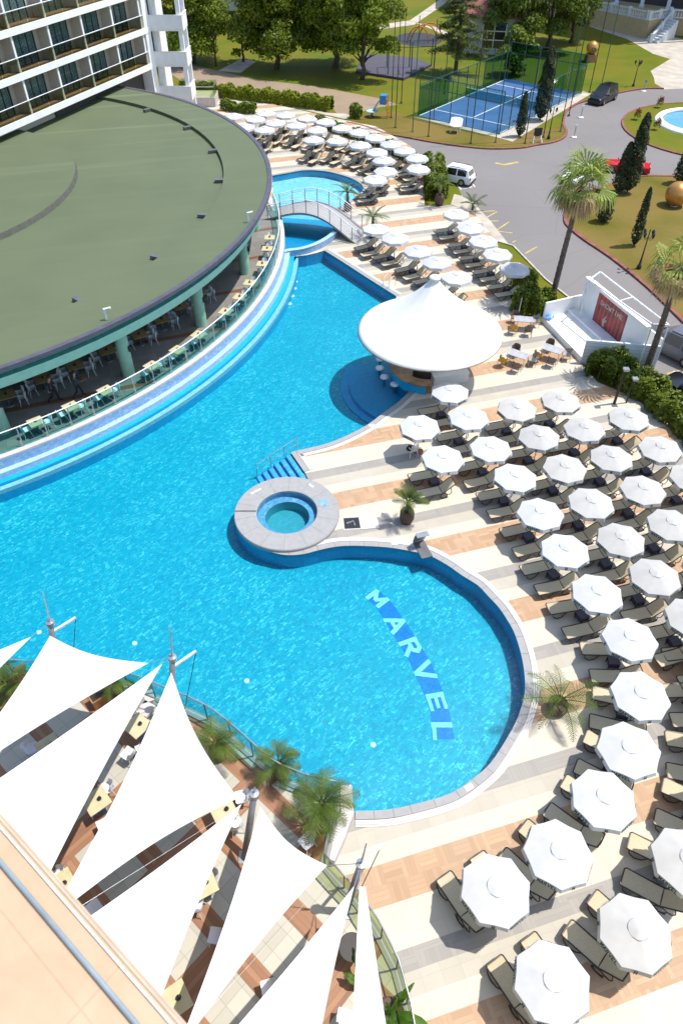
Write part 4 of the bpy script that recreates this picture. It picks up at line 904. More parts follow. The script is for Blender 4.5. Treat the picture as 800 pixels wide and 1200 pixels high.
for px, l in (((549,923),'white skimmer lid in the coping at the lower right of the pool'), ((462,637),'white skimmer lid in the coping near the chrome cascade'), ((435,499),'white skimmer lid in the coping below the bar tent')):
    MB_ = MB(); MB_.box((0,0,.036), (.3,.2,.014)); tag(MB_.build('skimmer_lid', 'paint_white', loc=at(*px, 0), rz=.5 if px[0]==549 else 0), l, 'lid')
ab = thing('menu_board', 'pale folding menu board behind the topmost patio set', 'sign', at(609, 366, 0), -.5)
mb = MB(); mb.bar((0,-.22,0), (0,0,1.15), .6, .03, (1,0,0)); mb.build('front_panel', 'wall_white', ab); mb = MB(); mb.bar((0,.25,0), (0,0.02,1.15), .6, .03, (1,0,0)); mb.build('rear_panel', 'wall_white', ab)
mb = MB(); mb.box((0,-.085,.85), (.46,.012,.2), M=Matrix.Rotation(-.19, 3, 'X')); mb.build('menu_picture', 'kerb_red', ab)
# ------------------------------------------------------------------ two waiters under the roof
mat('skin', (.42,.24,.16), .6, var=.05); mat('hair_dark', (.02,.014,.01), .7); mat('shirt_dark', (.05,.05,.055), .8); mat('trousers_black', (.015,.015,.018), .8); mat('apron_brown', (.16,.07,.04), .8)
def person(label, loc, rz, J, shirt='shirt_dark'):
    names = list(J); me = bpy.data.meshes.new('person')
    E = [('pelvis','chest'),('chest','neck'),('neck','head'),('head','crown'),('chest','sh_l'),('sh_l','el_l'),('el_l','wr_l'),('wr_l','ha_l'),('chest','sh_r'),('sh_r','el_r'),('el_r','wr_r'),('wr_r','ha_r'),('pelvis','hip_l'),('hip_l','kn_l'),('kn_l','an_l'),('an_l','to_l'),('pelvis','hip_r'),('hip_r','kn_r'),('kn_r','an_r'),('an_r','to_r')]
    rad = dict(pelvis=.15,chest=.165,neck=.06,head=.1,crown=.085,sh_l=.075,sh_r=.075,el_l=.05,el_r=.05,wr_l=.035,wr_r=.035,ha_l=.04,ha_r=.04,hip_l=.1,hip_r=.1,kn_l=.065,kn_r=.065,an_l=.045,an_r=.045,to_l=.04,to_r=.04)
    me.from_pydata([J[n] for n in names], [(names.index(a), names.index(b_)) for a, b_ in E], [])
    o = bpy.data.objects.new('person', me); col.objects.link(o); sk = o.modifiers.new('skin', 'SKIN')
    for i, n in enumerate(names): r = rad[n]; me.skin_vertices[0].data[i].radius = (r, r*.75 if n in ('pelvis','chest') else r); me.skin_vertices[0].data[i].use_root = n == 'pelvis'
    o.modifiers.new('sub', 'SUBSURF').levels = 1
    dg = bpy.context.evaluated_depsgraph_get(); m2 = bpy.data.meshes.new_from_object(o.evaluated_get(dg)); o.modifiers.clear(); o.data = m2
    m2.materials.clear()
    for q in (shirt, 'trousers_black', 'skin'): m2.materials.append(MATS[q])
    for p in m2.polygons:
        c = p.center; hand = min((c-Vector(J[k])).length for k in ('ha_l','ha_r')) < .12
        p.material_index = 1 if c.z < .93 and not hand and abs(c.y) < .3 else (2 if c.z > 1.42 or hand else 0); p.use_smooth = True
    h = Vector(J['head']); hb = MB(); hb.sphere((h.x-.02, h.y, h.z+.09), .108, 12, 8); hb.v = [v_ for v_ in hb.v]; hb.build('hair', 'hair_dark', o, True)
    nb = MB(); nb.sphere((h.x+.1, h.y, h.z+.0), .02, 6, 4); nb.sphere((h.x, h.y+.1, h.z), .022, 6, 4); nb.sphere((h.x, h.y-.1, h.z), .022, 6, 4); nb.build('face_features', 'skin', o, True)
    tag(o, label, 'person'); o.location = loc; o.rotation_euler.z = rz; return o
J1 = dict(pelvis=(0,0,.95),chest=(.04,0,1.3),neck=(.06,0,1.47),head=(.1,0,1.6),crown=(.1,0,1.72),sh_l=(.03,.2,1.38),el_l=(-.02,.27,1.12),wr_l=(.15,.28,.95),ha_l=(.22,.28,.9),sh_r=(.03,-.2,1.38),el_r=(-.12,-.26,1.14),wr_r=(-.1,-.27,.9),ha_r=(-.08,-.27,.81),hip_l=(0,.1,.9),kn_l=(.2,.11,.5),an_l=(.25,.11,.08),to_l=(.42,.12,.04),hip_r=(0,-.1,.9),kn_r=(-.02,-.11,.48),an_r=(-.32,-.11,.2),to_r=(-.28,-.12,.06))
J2 = dict(J1, el_l=(.12,.25,1.15), wr_l=(.36,.18,1.12), ha_l=(.45,.16,1.12), el_r=(.12,-.25,1.15), wr_r=(.36,-.18,1.12), ha_r=(.45,-.16,1.12))
p = at(65,471,.9); person('waiter in dark clothes walking past the tables under the roof, left of two', p, .2, J1)
p = at(93.5,465.5,.9); w2 = person('waiter in dark clothes carrying a brown tray under the roof, right of two', p, .4, J2)
tr_ = MB(); tr_.box((0,0,0), (.4,.5,.03)); tr_.box((0,0,.03), (.34,.4,.04)); tag(tr_.build('serving_tray', 'apron_brown', loc=p+Vector((.5,.22,1.17)), rz=.4), 'brown serving tray held by the right-hand waiter', 'tray')
# ================================================================== front terrace with shade sails
side_px = [(398,934),(380,1016),(400,1038),(420,1059),(442,1092),(464,1136),(478,1186),(492,1270)]
side_edge = two(pix(side_px, TZ))
edge_all = terr_edge[:-1]+side_edge
poly = edge_all[::-1] if False else edge_all+two(pix([(400,1330),(240,1330)], TZ))+[Vector((-3,-1)), Vector((-14,9))]
o = MB().prism(poly, GZ+.02, TZ).build('terrace', ['terrace_tiles']); struct(o)
mb = MB(); mb.ribbon(edge_all, -.16, .1, -.91, TZ+.06); o = mb.build('terrace_edge', 'coping_grey'); struct(o)
mb = MB(); mb.ribbon(two(pix([(406,926),(408,958),(398,985),(386,1012)], .0)), -.25, .18, -.1, .42); tag(mb.build('low_wall', 'stone_edge'), 'low pale wall between the terrace railing and the lower pool corner', 'wall')
def railing(label, line, n_seg, z0=TZ+.06, h=1.12, tint='green_glass'):
    root = thing('glass_railing', label, 'railing'); P = [Vector(p) for p in line]; L_ = [0]
    for i in range(1, len(P)): L_.append(L_[-1]+(P[i]-P[i-1]).length)
    def pt(s):
        for i in range(1, len(P)):
            if s <= L_[i]+1e-6: return P[i-1].lerp(P[i], (s-L_[i-1])/max(1e-6, L_[i]-L_[i-1]))
        return P[-1]
    MB().tube([(p.x, p.y, z0+h) for p in P], .03).build('handrail', 'steel', root, True)
    for i in range(n_seg):
        a, b_ = L_[-1]*i/n_seg, L_[-1]*(i+1)/n_seg; mb = MB(); mb.ribbon([pt(a+.03), pt((a+b_)/2), pt(b_-.03)], -.007, .007, z0+.06, z0+h-.05); mb.build('glass_panel', tint, root)
        p = pt(a); MB().bar((p.x, p.y, z0-.05), (p.x, p.y, z0+h), .05, .04).build('post', 'grey_metal', root)
railing('teal glass railing along the curved edge of the sail terrace above the pool', smooth_line(terr_edge, 2), 16, tint='teal_glass')
railing('short glass railing at the pool corner of the sail terrace', side_edge[:2], 2)
railing('greenish glass railing between the sail terrace and the parasol deck', side_edge[1:], 7)
# ------------------------------------------------------------------ masts
def mast(label, top_px, ztop, base_dx, spike=1.6, arm=True, base_px=None):
    t = at(*top_px, ztop); b_ = at(*base_px, TZ) if base_px else Vector((t.x-base_dx[0], t.y-base_dx[1], TZ)); d = (t-b_).normalized()
    root = thing('sail_mast', label, 'mast', b_, 0, 'steel masts holding the shade sails'); t = t-b_; o0 = Vector((0,0,0))
    MB().tube([o0, t], [.13,.1], 14).build('pole', 'grey_metal', root, True)
    MB().tube([t, t+Vector((d.x*.7, d.y*.7, 1)).normalized()*spike], [.035,.02], 8).build('spike', 'steel', root)
    MB().lathe([(.001,-.14),(.15,-.14),(.15,.03),(.001,.05)], 12, t).build('head_plate', 'steel', root)
    MB().box((0,0,.02), (.4,.4,.04)).build('foot_plate', 'steel', root)
    if arm:
        ou = Vector((d.x, d.y, 0)).normalized() if arm is True else Vector((*arm, 0)).normalized(); q = t*.86; e = q+ou*.95+Vector((0,0,.28))
        MB().bar(q, e, .09, .07).build('outrigger', 'white_metal', root); MB().tube([e, Vector((ou.x*.5, ou.y*.5, .3))], .014, 5).build('cable', 'black_metal', root)
    return b_+t
M1 = mast('leaning steel mast behind the largest left sail', (59,729), 3.9, (.35,.75), 1.5, (.9,.5))
M2 = mast('leaning steel mast at the tip of the long middle sail', (202,770), 3.9, (.45,.75), 1.5, (.9,.55))
M3 = mast('dark leaning steel mast standing on the terrace between the two central sails', (298,930), 3.3, None, .3, False, (287,1005))
M4 = mast('steel mast with spike beside the deck at the tip of the right sails', (423,1012), 3.6, (.45,.35), 1.3, (.8,.75))
# ------------------------------------------------------------------ sails
def sail(label, pts, curve=.045, sag=.16):
    """pts: three or four (pixel x, pixel y, height) corners; concave edges and a slightly saddle-shaped sheet"""
    P = [at(x, y, z) for x, y, z in pts]; c = sum(P, Vector())/len(P); n = 14; V = []; F = []
    if len(P) == 3:
        idx = {}
        for i in range(n+1):
            for j in range(n+1-i):
                a, b_ = i/n, j/n; g = 1-a-b_; p = P[0]*g+P[1]*a+P[2]*b_
                e = 4*(a*b_*(1-g)**0+b_*g+g*a); pull = curve*(4*a*b_*(1-3*g if g < .33 else 0)+4*b_*g*(1-3*a if a < .33 else 0)+4*g*a*(1-3*b_ if b_ < .33 else 0))
                p = p+(c-p)*pull*2.2-Vector((0,0,sag*27*a*b_*g)); idx[i, j] = len(V); V.append(p)
        for i in range(n):
            for j in range(n-i):
                F.append((idx[i,j], idx[i+1,j], idx[i,j+1]))
                if j < n-i-1: F.append((idx[i+1,j], idx[i+1,j+1], idx[i,j+1]))
    else:
        for i in range(n+1):
            for j in range(n+1):
                u_, v_ = i/n, j/n; p = (P[0]*(1-u_)+P[1]*u_)*(1-v_)+(P[3]*(1-u_)+P[2]*u_)*v_
                e = max(4*u_*(1-u_)*abs(2*v_-1)**3, 4*v_*(1-v_)*abs(2*u_-1)**3)
                V.append(p+(c-p)*curve*e*1.6-Vector((0,0,sag*16*u_*(1-u_)*v_*(1-v_))))
        F = [(i*(n+1)+j, (i+1)*(n+1)+j, (i+1)*(n+1)+j+1, i*(n+1)+j+1) for i in range(n) for j in range(n)]
    nn = (V[F[0][1]]-V[F[0][0]]).cross(V[F[0][2]]-V[F[0][0]])
    if nn.z < 0: F = [f[::-1] for f in F]
    mb = MB(); mb.add(V, F); mb.add([p-Vector((0,0,.012)) for p in V], [f[::-1] for f in F])
    root = tag(mb.build('shade_sail', 'sail_fabric', smooth=True), label, 'shade sail', 'white triangular shade sails')
    return root, P
def rope(root, a, b_): MB().tube([a, b_], .012, 5).build('rope', 'steel', root)
zi = 4.7
s, P = sail('partly hidden white sail cut by the left edge, its tip at the first mast', [(37,746,3.7),(-90,792,zi),(-90,880,zi)]); rope(s, P[0], M1)
s, P = sail('broad white sail with its top on the left mast, corner over pool edge', [(59,745,3.7),(174,777,3.6),(-75,930,zi)], .06); rope(s, P[1], M2)
s, P = sail('long white sail pointing up to the second mast, between two dark gaps', [(190,778,3.8),(-110,985,zi),(44,1052,zi)], .03); rope(s, P[0], M2)
s, P = sail('large central white sail from the second mast down to the terrace ledge', [(201,788,3.7),(279,935,3.3),(58,1078,zi)], .06); rope(s, P[1], M3)
s, P = sail('white sail whose tip ends at the dark central mast, left of it', [(283,942,3.2),(82,1090,zi),(180,1192,zi)], .03); rope(s, P[0], M3)
s, P = sail('white sail right of the dark central mast with a corner near the pool wall', [(305,945,3.2),(383,1014,3.3),(206,1236,zi)], .06); rope(s, P[1], M4)
s, P = sail('wide white sail ending at the right mast, cut by the bottom edge', [(415,1038,3.4),(236,1250,zi),(366,1262,zi)], .03); rope(s, P[0], M4)
s, P = sail('narrow white sail strip hanging from the right mast next to the deck railing', [(421,1039,3.4),(428,1039,3.4),(458,1240,zi),(411,1240,zi)], .0, .02); rope(s, P[0], M4)
for a_, b_ in (((0,930,zi),(182,822,3.5)), ((95,1062,zi),(280,945,3.1)), ((225,1205,zi),(383,1030,3.2))):
    tag(MB().tube([at(*a_), at(*b_)], .004, 5).build('tension_wire', 'steel'), {0:'thin wire stretched in the leftmost dark gap between sails', 95:'thin wire in the dark gap left of the central mast', 225:'thin wire in the gap left of the right mast'}[a_[0]], 'wire')
# ------------------------------------------------------------------ tables and chairs below the sails
G = 'white chairs under the shade sails'; GT = 'cream tables under the shade sails'
def tset(px, rz, tl, chairs):
    p = at(*px, TZ+.74); p.z = TZ; put(etable, p, rz, 'cream table '+tl, GT); put_single(cond0, p+Vector((.1,.05,.74)), 'dark centrepiece on the table '+tl)
    for cx, cy, r, l in chairs:
        q = at(cx, cy, TZ+.45); q.z = TZ; put(wchair, q, r, l, G)
tset((161,850), .9, 'below the second mast', [(151,884,2.6,'white chair facing the table below the second mast'),(168,878,2.2,'white chair half hidden by the sail near the second mast')])
tset((57,874), .7, 'in the leftmost dark gap between sails', [(36,878,.3,'white chair in the leftmost dark gap between sails')])
tset((113,938), .7, 'in the gap right of the long sail', [(125,924,3.6,'white chair at the top of the gap right of the long sail'),(107,943,.9,'white chair in shade in the gap right of the long sail'),(123,967,2.2,'white chair low in the gap right of the long sail')])
tset((72,1037), .7, 'at the lower end of the gap by the ledge', [(69,1027,4.2,'white chair close to the tan ledge below the long sail')])
tset((262,950), .55, 'next to the tip of the central sail', [(284,934,3.4,'white chair beside the tip of the central sail'),(276,966,2.0,'white chair left of the dark central mast')])
tset((238,1036), .5, 'in the sunlit gap left of the right sails', [(247,1028,3.4,'white chair beside the table in the sunlit gap'),(229,1061,1.4,'white chair below the table in the sunlit gap')])
tset((205,1172), .6, 'next to the ledge in the lower dark gap', [(254,1097,3.0,'white chair alone in the dark gap, left of the right sails'),(316,1158,3.4,'white chair at the bottom of the dark gap near the wire')])
for px, r, l in (((360,986), 3.9, 'white chair between the big terrace palm and the sail'), ((404,1194), 1.4, 'white chair at the bottom edge beside the narrow sail'), ((110,1065), .8, 'white chair in the dark gap just above the ledge')):
    q = at(*px, TZ+.45); q.z = TZ; put(wchair, q, r, l, G)
rt = thing('round_table', 'dark round table beside the narrow right sail', 'table', at(412,1118,TZ)); MB().lathe([(.001,.7),(.38,.7),(.4,.72),(.38,.74),(.001,.74)], 28).build('table_top', 'frame_brown', rt); MB().lathe([(.001,0),(.22,0),(.2,.03),(.04,.05),(.04,.7),(.001,.7)], 14).build('pedestal', 'grey_metal', rt)
mat('bench_wood', (.35,.16,.06), .5, var=.2, scale=3)
cb = MB(); cb.lathe([(1.1,.38),(1.55,.38),(1.55,.44),(1.1,.44),(1.1,.38)], 20, (0,0,0), -1.6, .6)
for a in (-1.4,-.5,.4): cb.box((1.32*math.cos(a), 1.32*math.sin(a), .19), (.3,.1,.38), a)
c_ = at(-14,806,TZ); tag(cb.build('curved_bench', 'bench_wood', loc=c_), 'curved brown bench round the planter at the left edge', 'bench')
bx = thing('planter_box', 'orange brown wooden planter box in the gap below the broad sail', 'planter', at(119,822,TZ), .7)
mb = MB(); mb.box((0,0,.25), (.7,.45,.5)); mb.build('box', 'bench_wood', bx); mb = MB(); mb.box((0,0,.49), (.6,.36,.04)); mb.build('soil', 'hair_dark', bx)
for i, (px, rz, l) in enumerate((((174,822), .4, 'folded grey beige cushion leaning near the second mast'), ((173,836), 1.1, 'grey beige seat cushion lying below the folded one'))):
    mb = MB(); mb.box((0,0,.3), (.55,.5,.12)); mb.box((0,.3,.5), (.55,.12,.5)); tag(mb.build('seat_cushion', 'cushion' if 'cushion' in MATS else 'stone_edge', loc=at(*px, TZ), rz=rz), l, 'cushion')
# ================================================================== plants
def leafmat(name, c, c2, rnd=.1, tr=.3, rough=.55, sc_=1.3): return mat(name, c, rough, c2=c2, scale=sc_, rnd=rnd, trans=tr, spec=.35, coords='W', detail=4)
leafmat('leaf_broad', (.2,.26,.01), (.09,.135,.007)); leafmat('leaf_dark', (.16,.21,.018), (.075,.11,.012)); leafmat('leaf_cypress', (.055,.075,.018), (.022,.034,.009), sc_=2)
leafmat('leaf_hedge', (.16,.21,.008), (.08,.115,.006), sc_=2); leafmat('leaf_bright', (.25,.29,.008), (.16,.2,.006), sc_=.8); leafmat('leaf_palm', (.1,.15,.012), (.04,.07,.008), tr=.15); leafmat('leaf_dead', (.5,.37,.18), (.3,.19,.08), tr=.15); leafmat('leaf_banana', (.08,.16,.008), (.035,.085,.005))
leafmat('leaf_fan', (.26,.32,.05), (.14,.2,.03)); leafmat('flower_red', (.45,.02,.04), (.25,.01,.02)); leafmat('leaf_pine', (.12,.15,.025), (.05,.07,.014)); leafmat('leaf_pale', (.45,.4,.28), (.25,.2,.1))
mat('bark', (.11,.08,.055), .9, var=.3, scale=5, bump=.6); mat('bark_palm', (.13,.095,.07), .9, var=.35, scale=9, bump=.8); mat('pot_brown', (.09,.05,.035), .7, var=.2); mat('soil', (.05,.035,.025), .95)
R = np.random.RandomState(5)
def cards(name, C, Nn, size, m_, parent=None, loc=None, jitter=.7, asp=.6, smooth=False):
    """many leaf-sized quads: centres C, preferred normals Nn"""
    k = len(C); n = Nn+R.normal(0, jitter, (k,3)); n /= np.linalg.norm(n, axis=1)[:,None]+1e-9
    t = np.cross(n, R.normal(0, 1, (k,3))); t /= np.linalg.norm(t, axis=1)[:,None]+1e-9; b = np.cross(n, t)
    s = (size*R.uniform(.6, 1.3, k))[:,None]; V = np.stack([C-t*s, C-b*s*asp+n*s*.1, C+t*s, C+b*s*asp+n*s*.1], 1).reshape(-1,3)
    me = bpy.data.meshes.new(name); me.vertices.add(4*k); me.vertices.foreach_set('co', V.astype(np.float32).ravel())
    me.loops.add(4*k); me.loops.foreach_set('vertex_index', np.arange(4*k, dtype=np.int32)); me.polygons.add(k); me.polygons.foreach_set('loop_start', np.arange(0, 4*k, 4, dtype=np.int32)); 
    me.materials.append(MATS[m_]); me.update(); me.validate()
    o = bpy.data.objects.new(name, me); col.objects.link(o)
    if parent: o.parent = parent
    if loc is not None: o.location = loc
    return o
def blob(centres, radii, dens, flat=1.0):
    C, Nn = [], []
    for c, r in zip(centres, radii):
        k = int(dens*r*r); d = R.normal(0, 1, (k,3)); d /= np.linalg.norm(d, axis=1)[:,None]; d[:,2] = np.where(d[:,2] < -.5, -d[:,2], d[:,2])
        rr = r*R.uniform(.55, 1.05, k)[:,None]; p = d*rr; p[:,2] *= flat; C.append(p+np.array(c)); Nn.append(d)
    return np.concatenate(C), np.concatenate(Nn)
def tree(name, label, px, h, r, m_, trunk_h=.17, dens=230, size=.2, lobes=34, seed=0, px_z=GZ, group=None):
    R.seed(seed); b_ = at(*px, px_z) if not isinstance(px, Vector) else px; root = thing(name, label, 'tree', b_, 0, group)
    th = h*trunk_h; mb = MB(); mb.tube([(0,0,0),(.06*r,.02,th*.5),(.02,-.03*r,th),(0,0,h*.75)], [.055*r+.12,.045*r+.08,.04*r+.05,.03], 9)
    cs, rs = [], []
    for i in range(lobes):
        a = R.uniform(0, 2*PI); z = R.uniform(0, 1); e = math.sin(PI*min(1, z*.8+.2))**.5; q = R.uniform(.2, .95)*r*e
        p = (q*math.cos(a), q*math.sin(a), th+(h-th)*z*.92); cs.append(p); rs.append(r*R.uniform(.26,.46))
        if i % 3 == 0: mb.tube([(0,0,th*R.uniform(.6,1.1)), (p[0]*.5, p[1]*.5, (th+p[2])/2), p], [.06*r*.5+.03, .04, .015], 5)
    mb.build('trunk', 'bark', root, True); C, Nn = blob(cs, rs, dens, .8); cards('crown', C, Nn, size, m_, root); return root
GB = 'broad trees at the edge of the lawn'
tree('broadleaf_tree', 'leafy tree beside the white end balconies of the hotel', (226,74), 11.5, 5.2, 'leaf_broad', seed=1, group=GB)
tree('broadleaf_tree', 'tall full tree left of the pair beyond the brown yard', (324,80), 13.5, 5.4, 'leaf_broad', seed=2, lobes=44, group=GB)
tree('broadleaf_tree', 'tall full tree right of the pair beyond the brown yard', (392,80), 14.5, 6.0, 'leaf_broad', seed=3, lobes=48, group=GB)
tree('broadleaf_tree', 'slim leafy tree beside the purple sports pad', (424,93), 12.5, 4.2, 'leaf_broad', seed=4, lobes=30, group=GB)
tree('shrub_tree', 'small tree with yellow leaves between the broad trees', (285,72), 6.2, 1.9, 'leaf_yellow' if 'leaf_yellow' in MATS else 'leaf_bright', seed=5, lobes=12, group=GB)
tree('sapling', 'thin sapling on the lawn left of the tall trees', (253,78), 5.5, .8, 'leaf_broad', .6, 200, .14, 8, 6)
for i, (px, h, r, l) in enumerate((((600,62), 14, 4.8, 'dark tree behind the red roofed house'), ((640,58), 15, 5, 'dark tree behind the end of the blue court'), ((600,88), 5.5, 2.4, 'round bush tree between house and court'), ((668,50), 13, 3.6, 'dark tree beside the cream balustrade building'), ((460,-30), 12, 5, 'tree on the far lawn at the top edge'), ((300,-20), 13, 6, 'tree hidden behind the tall pair at the top edge'), ((250,20), 10, 4, 'tree in front of the pale far house'))):
    tree('dark_tree', l, px, h, r, 'leaf_dark' if i != 2 else 'leaf_hedge', seed=20+i, lobes=24, group='dark trees behind the court')
# pine with tiers
R.seed(9); pn = thing('pine_tree', 'dark pine with drooping tiers of branches left of the blue court', 'tree', at(533,86,GZ)); mb = MB(); mb.tube([(0,0,0),(.1,0,7),(0,0,15)], [.28,.18,.03], 9); C = []; Nn = []
for i in range(62):
    z = 2.4+12.2*(i/62); a = i*2.4+R.uniform(-.3,.3); l = (15.4-z)*.27*R.uniform(.75,1.15)+.3; e = Vector((l*math.cos(a), l*math.sin(a), z-.1*l)); mb.tube([(0,0,z), e*.5+Vector((0,0,z*.5+.1)), e], [.06,.04,.012], 4)
    k = int(110*l); t = R.uniform(.2,1.05,k); p = np.array([0,0,z])[None]*(1-t[:,None])+np.array(e)[None]*t[:,None]+R.normal(0,1,(k,3))*np.array([.2,.2,.12])*(.5+l*.22); C.append(p); Nn.append(np.tile([0,0,1.],(k,1)))
mb.build('trunk', 'bark', pn); cards('crown', np.concatenate(C), np.concatenate(Nn), .17, 'leaf_pine', pn, asp=.3)
# cypresses
def cypress(label, px, top, r, z0=-.03, seed=0):
    b_ = at(*px, z0); R.seed(seed); best = min((abs((lambda q: q)(proj_y(b_.x, b_.y, z))-top), z) for z in np.arange(.5, 14, .05))[1]; h = best-z0
    root = thing('cypress', label, 'tree', b_, 0, 'slim dark cypresses'); MB().tube([(0,0,0),(0,0,h*.8)], [.09,.02], 7).build('trunk', 'bark', root)
    k = int(1500*r*h*.9); t = R.uniform(.03, 1, k)**.9; a = R.uniform(0, 2*PI, k); prof = np.minimum(1, t*6)*np.sqrt(np.clip(1-t**1.7, 0, 1)); rr = r*prof*(1+.14*np.sin(t*23+3*a)+.1*np.sin(t*51+a*5))*R.uniform(.72,1.08,k)+.02
    C = np.stack([rr*np.cos(a), rr*np.sin(a), t*h], 1); Nn = np.stack([np.cos(a), np.sin(a), np.full(k, .6)], 1); cards('crown', C, Nn, .1, 'leaf_cypress', root, asp=.45, jitter=.5)
def proj_y(X, Y, Z):
    k = Y*math.cos(TH)-(Z-H)*math.sin(TH); u_ = Y*math.sin(TH)+(Z-H)*math.cos(TH); return 600-F*u_/k
cypress('tall cypress in front of the blue court', (632,141), 54, .85, seed=1); cypress('short cypress by the corner of the blue court', (608,160), 107, .5, seed=2)
cypress('tallest cypress in front of the red car', (734,226), 132, .75, seed=3); cypress('lower cypress left of the tallest one by the red car', (724,226), 166, .68, seed=4)
cypress('cypress half hidden behind the tall fan palm', (706,260), 224, .6, seed=5); cypress('slender cypress alone in the middle of the palm lawn', (742,288), 220, .36, seed=6); cypress('cypress behind the golden sphere at the right edge', (796,215), 165, .7, seed=7)
# hedges and shrubs
def hedge(name, label, pts, wd, h, dens, size, m_, z=GZ, group=None, cat='hedge'):
    P = [Vector(p) for p in pts]; L_ = [0]
    for i in range(1, len(P)): L_.append(L_[-1]+(P[i]-P[i-1]).length)
    k = int(dens*L_[-1]*(wd+2*h)); s = R.uniform(0, L_[-1], k); C = np.zeros((k,3)); Nn = np.zeros((k,3)); q = R.uniform(-1, 1, k)
    for i in range(k):
        j = max(1, min(len(P)-1, int(np.searchsorted(L_, s[i])))); p = P[j-1].lerp(P[j], (s[i]-L_[j-1])/max(1e-6, L_[j]-L_[j-1])); t = (P[j]-P[j-1]).normalized(); n = Vector((-t.y, t.x))
        a = (q[i]+1)*PI/2; bm = 1+.13*math.sin(s[i]*2.3+q[i])+.1*math.sin(s[i]*5.1+2*q[i]); x = math.copysign(abs(math.cos(a))**.45, math.cos(a))*wd/2*bm; y = abs(math.sin(a))**.6*h*bm; f = R.uniform(.7,1.04); C[i] = (p.x+n.x*x*f, p.y+n.y*x*f, z+max(.03, y*f)); Nn[i] = (n.x*math.cos(a), n.y*math.cos(a), math.sin(a)+.2)
    c0 = C.mean(0); c0[2] = z; root = thing(name, label, cat, tuple(c0), 0, group); cards('foliage', C-c0, Nn, size, m_, root)
    mb = MB(); 
    for i in range(max(2, int(L_[-1]/1.2))):
        s_ = L_[-1]*(i+.5)/max(2, int(L_[-1]/1.2)); j = max(1, min(len(P)-1, int(np.searchsorted(L_, s_)))); p = P[j-1].lerp(P[j], (s_-L_[j-1])/max(1e-6, L_[j]-L_[j-1])); mb.tube([(p.x-c0[0], p.y-c0[1], 0), (p.x-c0[0]+.05, p.y-c0[1], h*.8)], [.05,.02], 5)
    mb.build('stems', 'bark', root)
hedge('hedge', 'thick dark green hedge along the right end of the parasol deck', pix([(706,428),(730,446),(760,466),(790,492),(830,528)]), 1.9, 1.35, 320, .11, 'leaf_hedge')
hedge('hedge', 'tall bushy end of hedge at the corner of the stage', pix([(697,446),(708,434)]), 1.7, 1.4, 320, .11, 'leaf_hedge')
hedge('hedge', 'long clipped hedge between the brown yard and the pale path', pix([(214,108),(260,113),(300,117.5),(340,122),(389,128)]), 1.35, 1.35, 280, .12, 'leaf_bright')
hedge('shrub', 'dense round shrub beside the top of the patio path', pix([(606,358),(622,364)]), 1.9, 1.6, 320, .11, 'leaf_hedge', group='shrubs', cat='shrub'); hedge('shrub', 'dense shrub at the foot of the tall fan palm', pix([(626,362),(640,370)]), 1.6, 1.5, 320, .11, 'leaf_hedge', group='shrubs', cat='shrub')
hedge('shrub', 'shrub behind the lowest parasol by the car park', pix([(606,338),(618,344)]), 1.7, 1.4, 320, .11, 'leaf_hedge', group='shrubs', cat='shrub')
hedge('hedge', 'green hedge beside the white car and the loungers', pix([(506,198),(509,210),(510,222),(510,234)]), 1.9, 1.5, 300, .13, 'leaf_hedge')
hedge('shrub', 'small dark bush on the dry verge beside the blue slide', pix([(411,137),(423,138)]), 1.2, 1.3, 260, .13, 'leaf_hedge', group='shrubs', cat='shrub')
hedge('hedge', 'low hedge running behind the outermost parasols', pix([(262,128),(275,131),(300,133)]), 1.0, 1.1, 200, .13, 'leaf_hedge'); hedge('hedge', 'low hedge behind the parasols nearest the road', pix([(372,146),(400,157),(430,166),(455,176),(470,186),(482,192)]), .9, 1.0, 200, .13, 'leaf_hedge')
for px, l in (((745,140),'red rose bush at the left of the fountain island'), ((768,152),'red rose bush below the fountain basin'), ((771,126),'pink rose bush at the top of the fountain island')):
    p = at(*px, 0); rt = thing('rose_bush', l, 'shrub', p, 0, 'rose bushes on the island'); C, Nn = blob([(0,0,.45),(.15,.1,.7)], [.4,.3], 900); cards('foliage', C, Nn, .09, 'leaf_hedge', rt); C, Nn = blob([(.05,0,.85)], [.35], 420); cards('blossom', C, Nn, .09, 'flower_red', rt)
# palms
def frond(L_, droop, w_, n=11, rise=.9, m=2, fold=.35):
    """pinnate leaf: arching rib with two rows of narrow leaflets, along +x"""
    mb = MB(); pts = []
    for i in range(n+1):
        t = i/n; pts.append(Vector((L_*(t-.12*t*t), 0, rise*L_*t-droop*L_*t*t)))
    mb.tube(pts, [.016*L_**.5*(1-i/n)+.004 for i in range(n+1)], 4, False)
    for i in range(2*n):
        t = .12+.88*(i+.5)/(2*n); j = min(n-1, int(t*n)); f = t*n-j; p = pts[j].lerp(pts[j+1], f); tn = (pts[j+1]-pts[j]).normalized(); l = w_*math.sin(PI*min(1,(t*.82+.16)))**.7*(1.15+.3*math.sin(i*2.7))
        for s in (-1,1):
            d = (Vector((0,s,0))*.82+tn*.55+Vector((0,0,fold*.5-.25*t))).normalized(); q = p+d*l; nz = tn*.0105*(1+L_*.25)
            mb.add([p-nz, p+nz, p+d*l*.6+nz*.9-Vector((0,0,.02)), q-Vector((0,0,.08*l)), p+d*l*.6-nz*.9-Vector((0,0,.02))], [(0,1,2,3,4)])
    return mb
FROND = {}
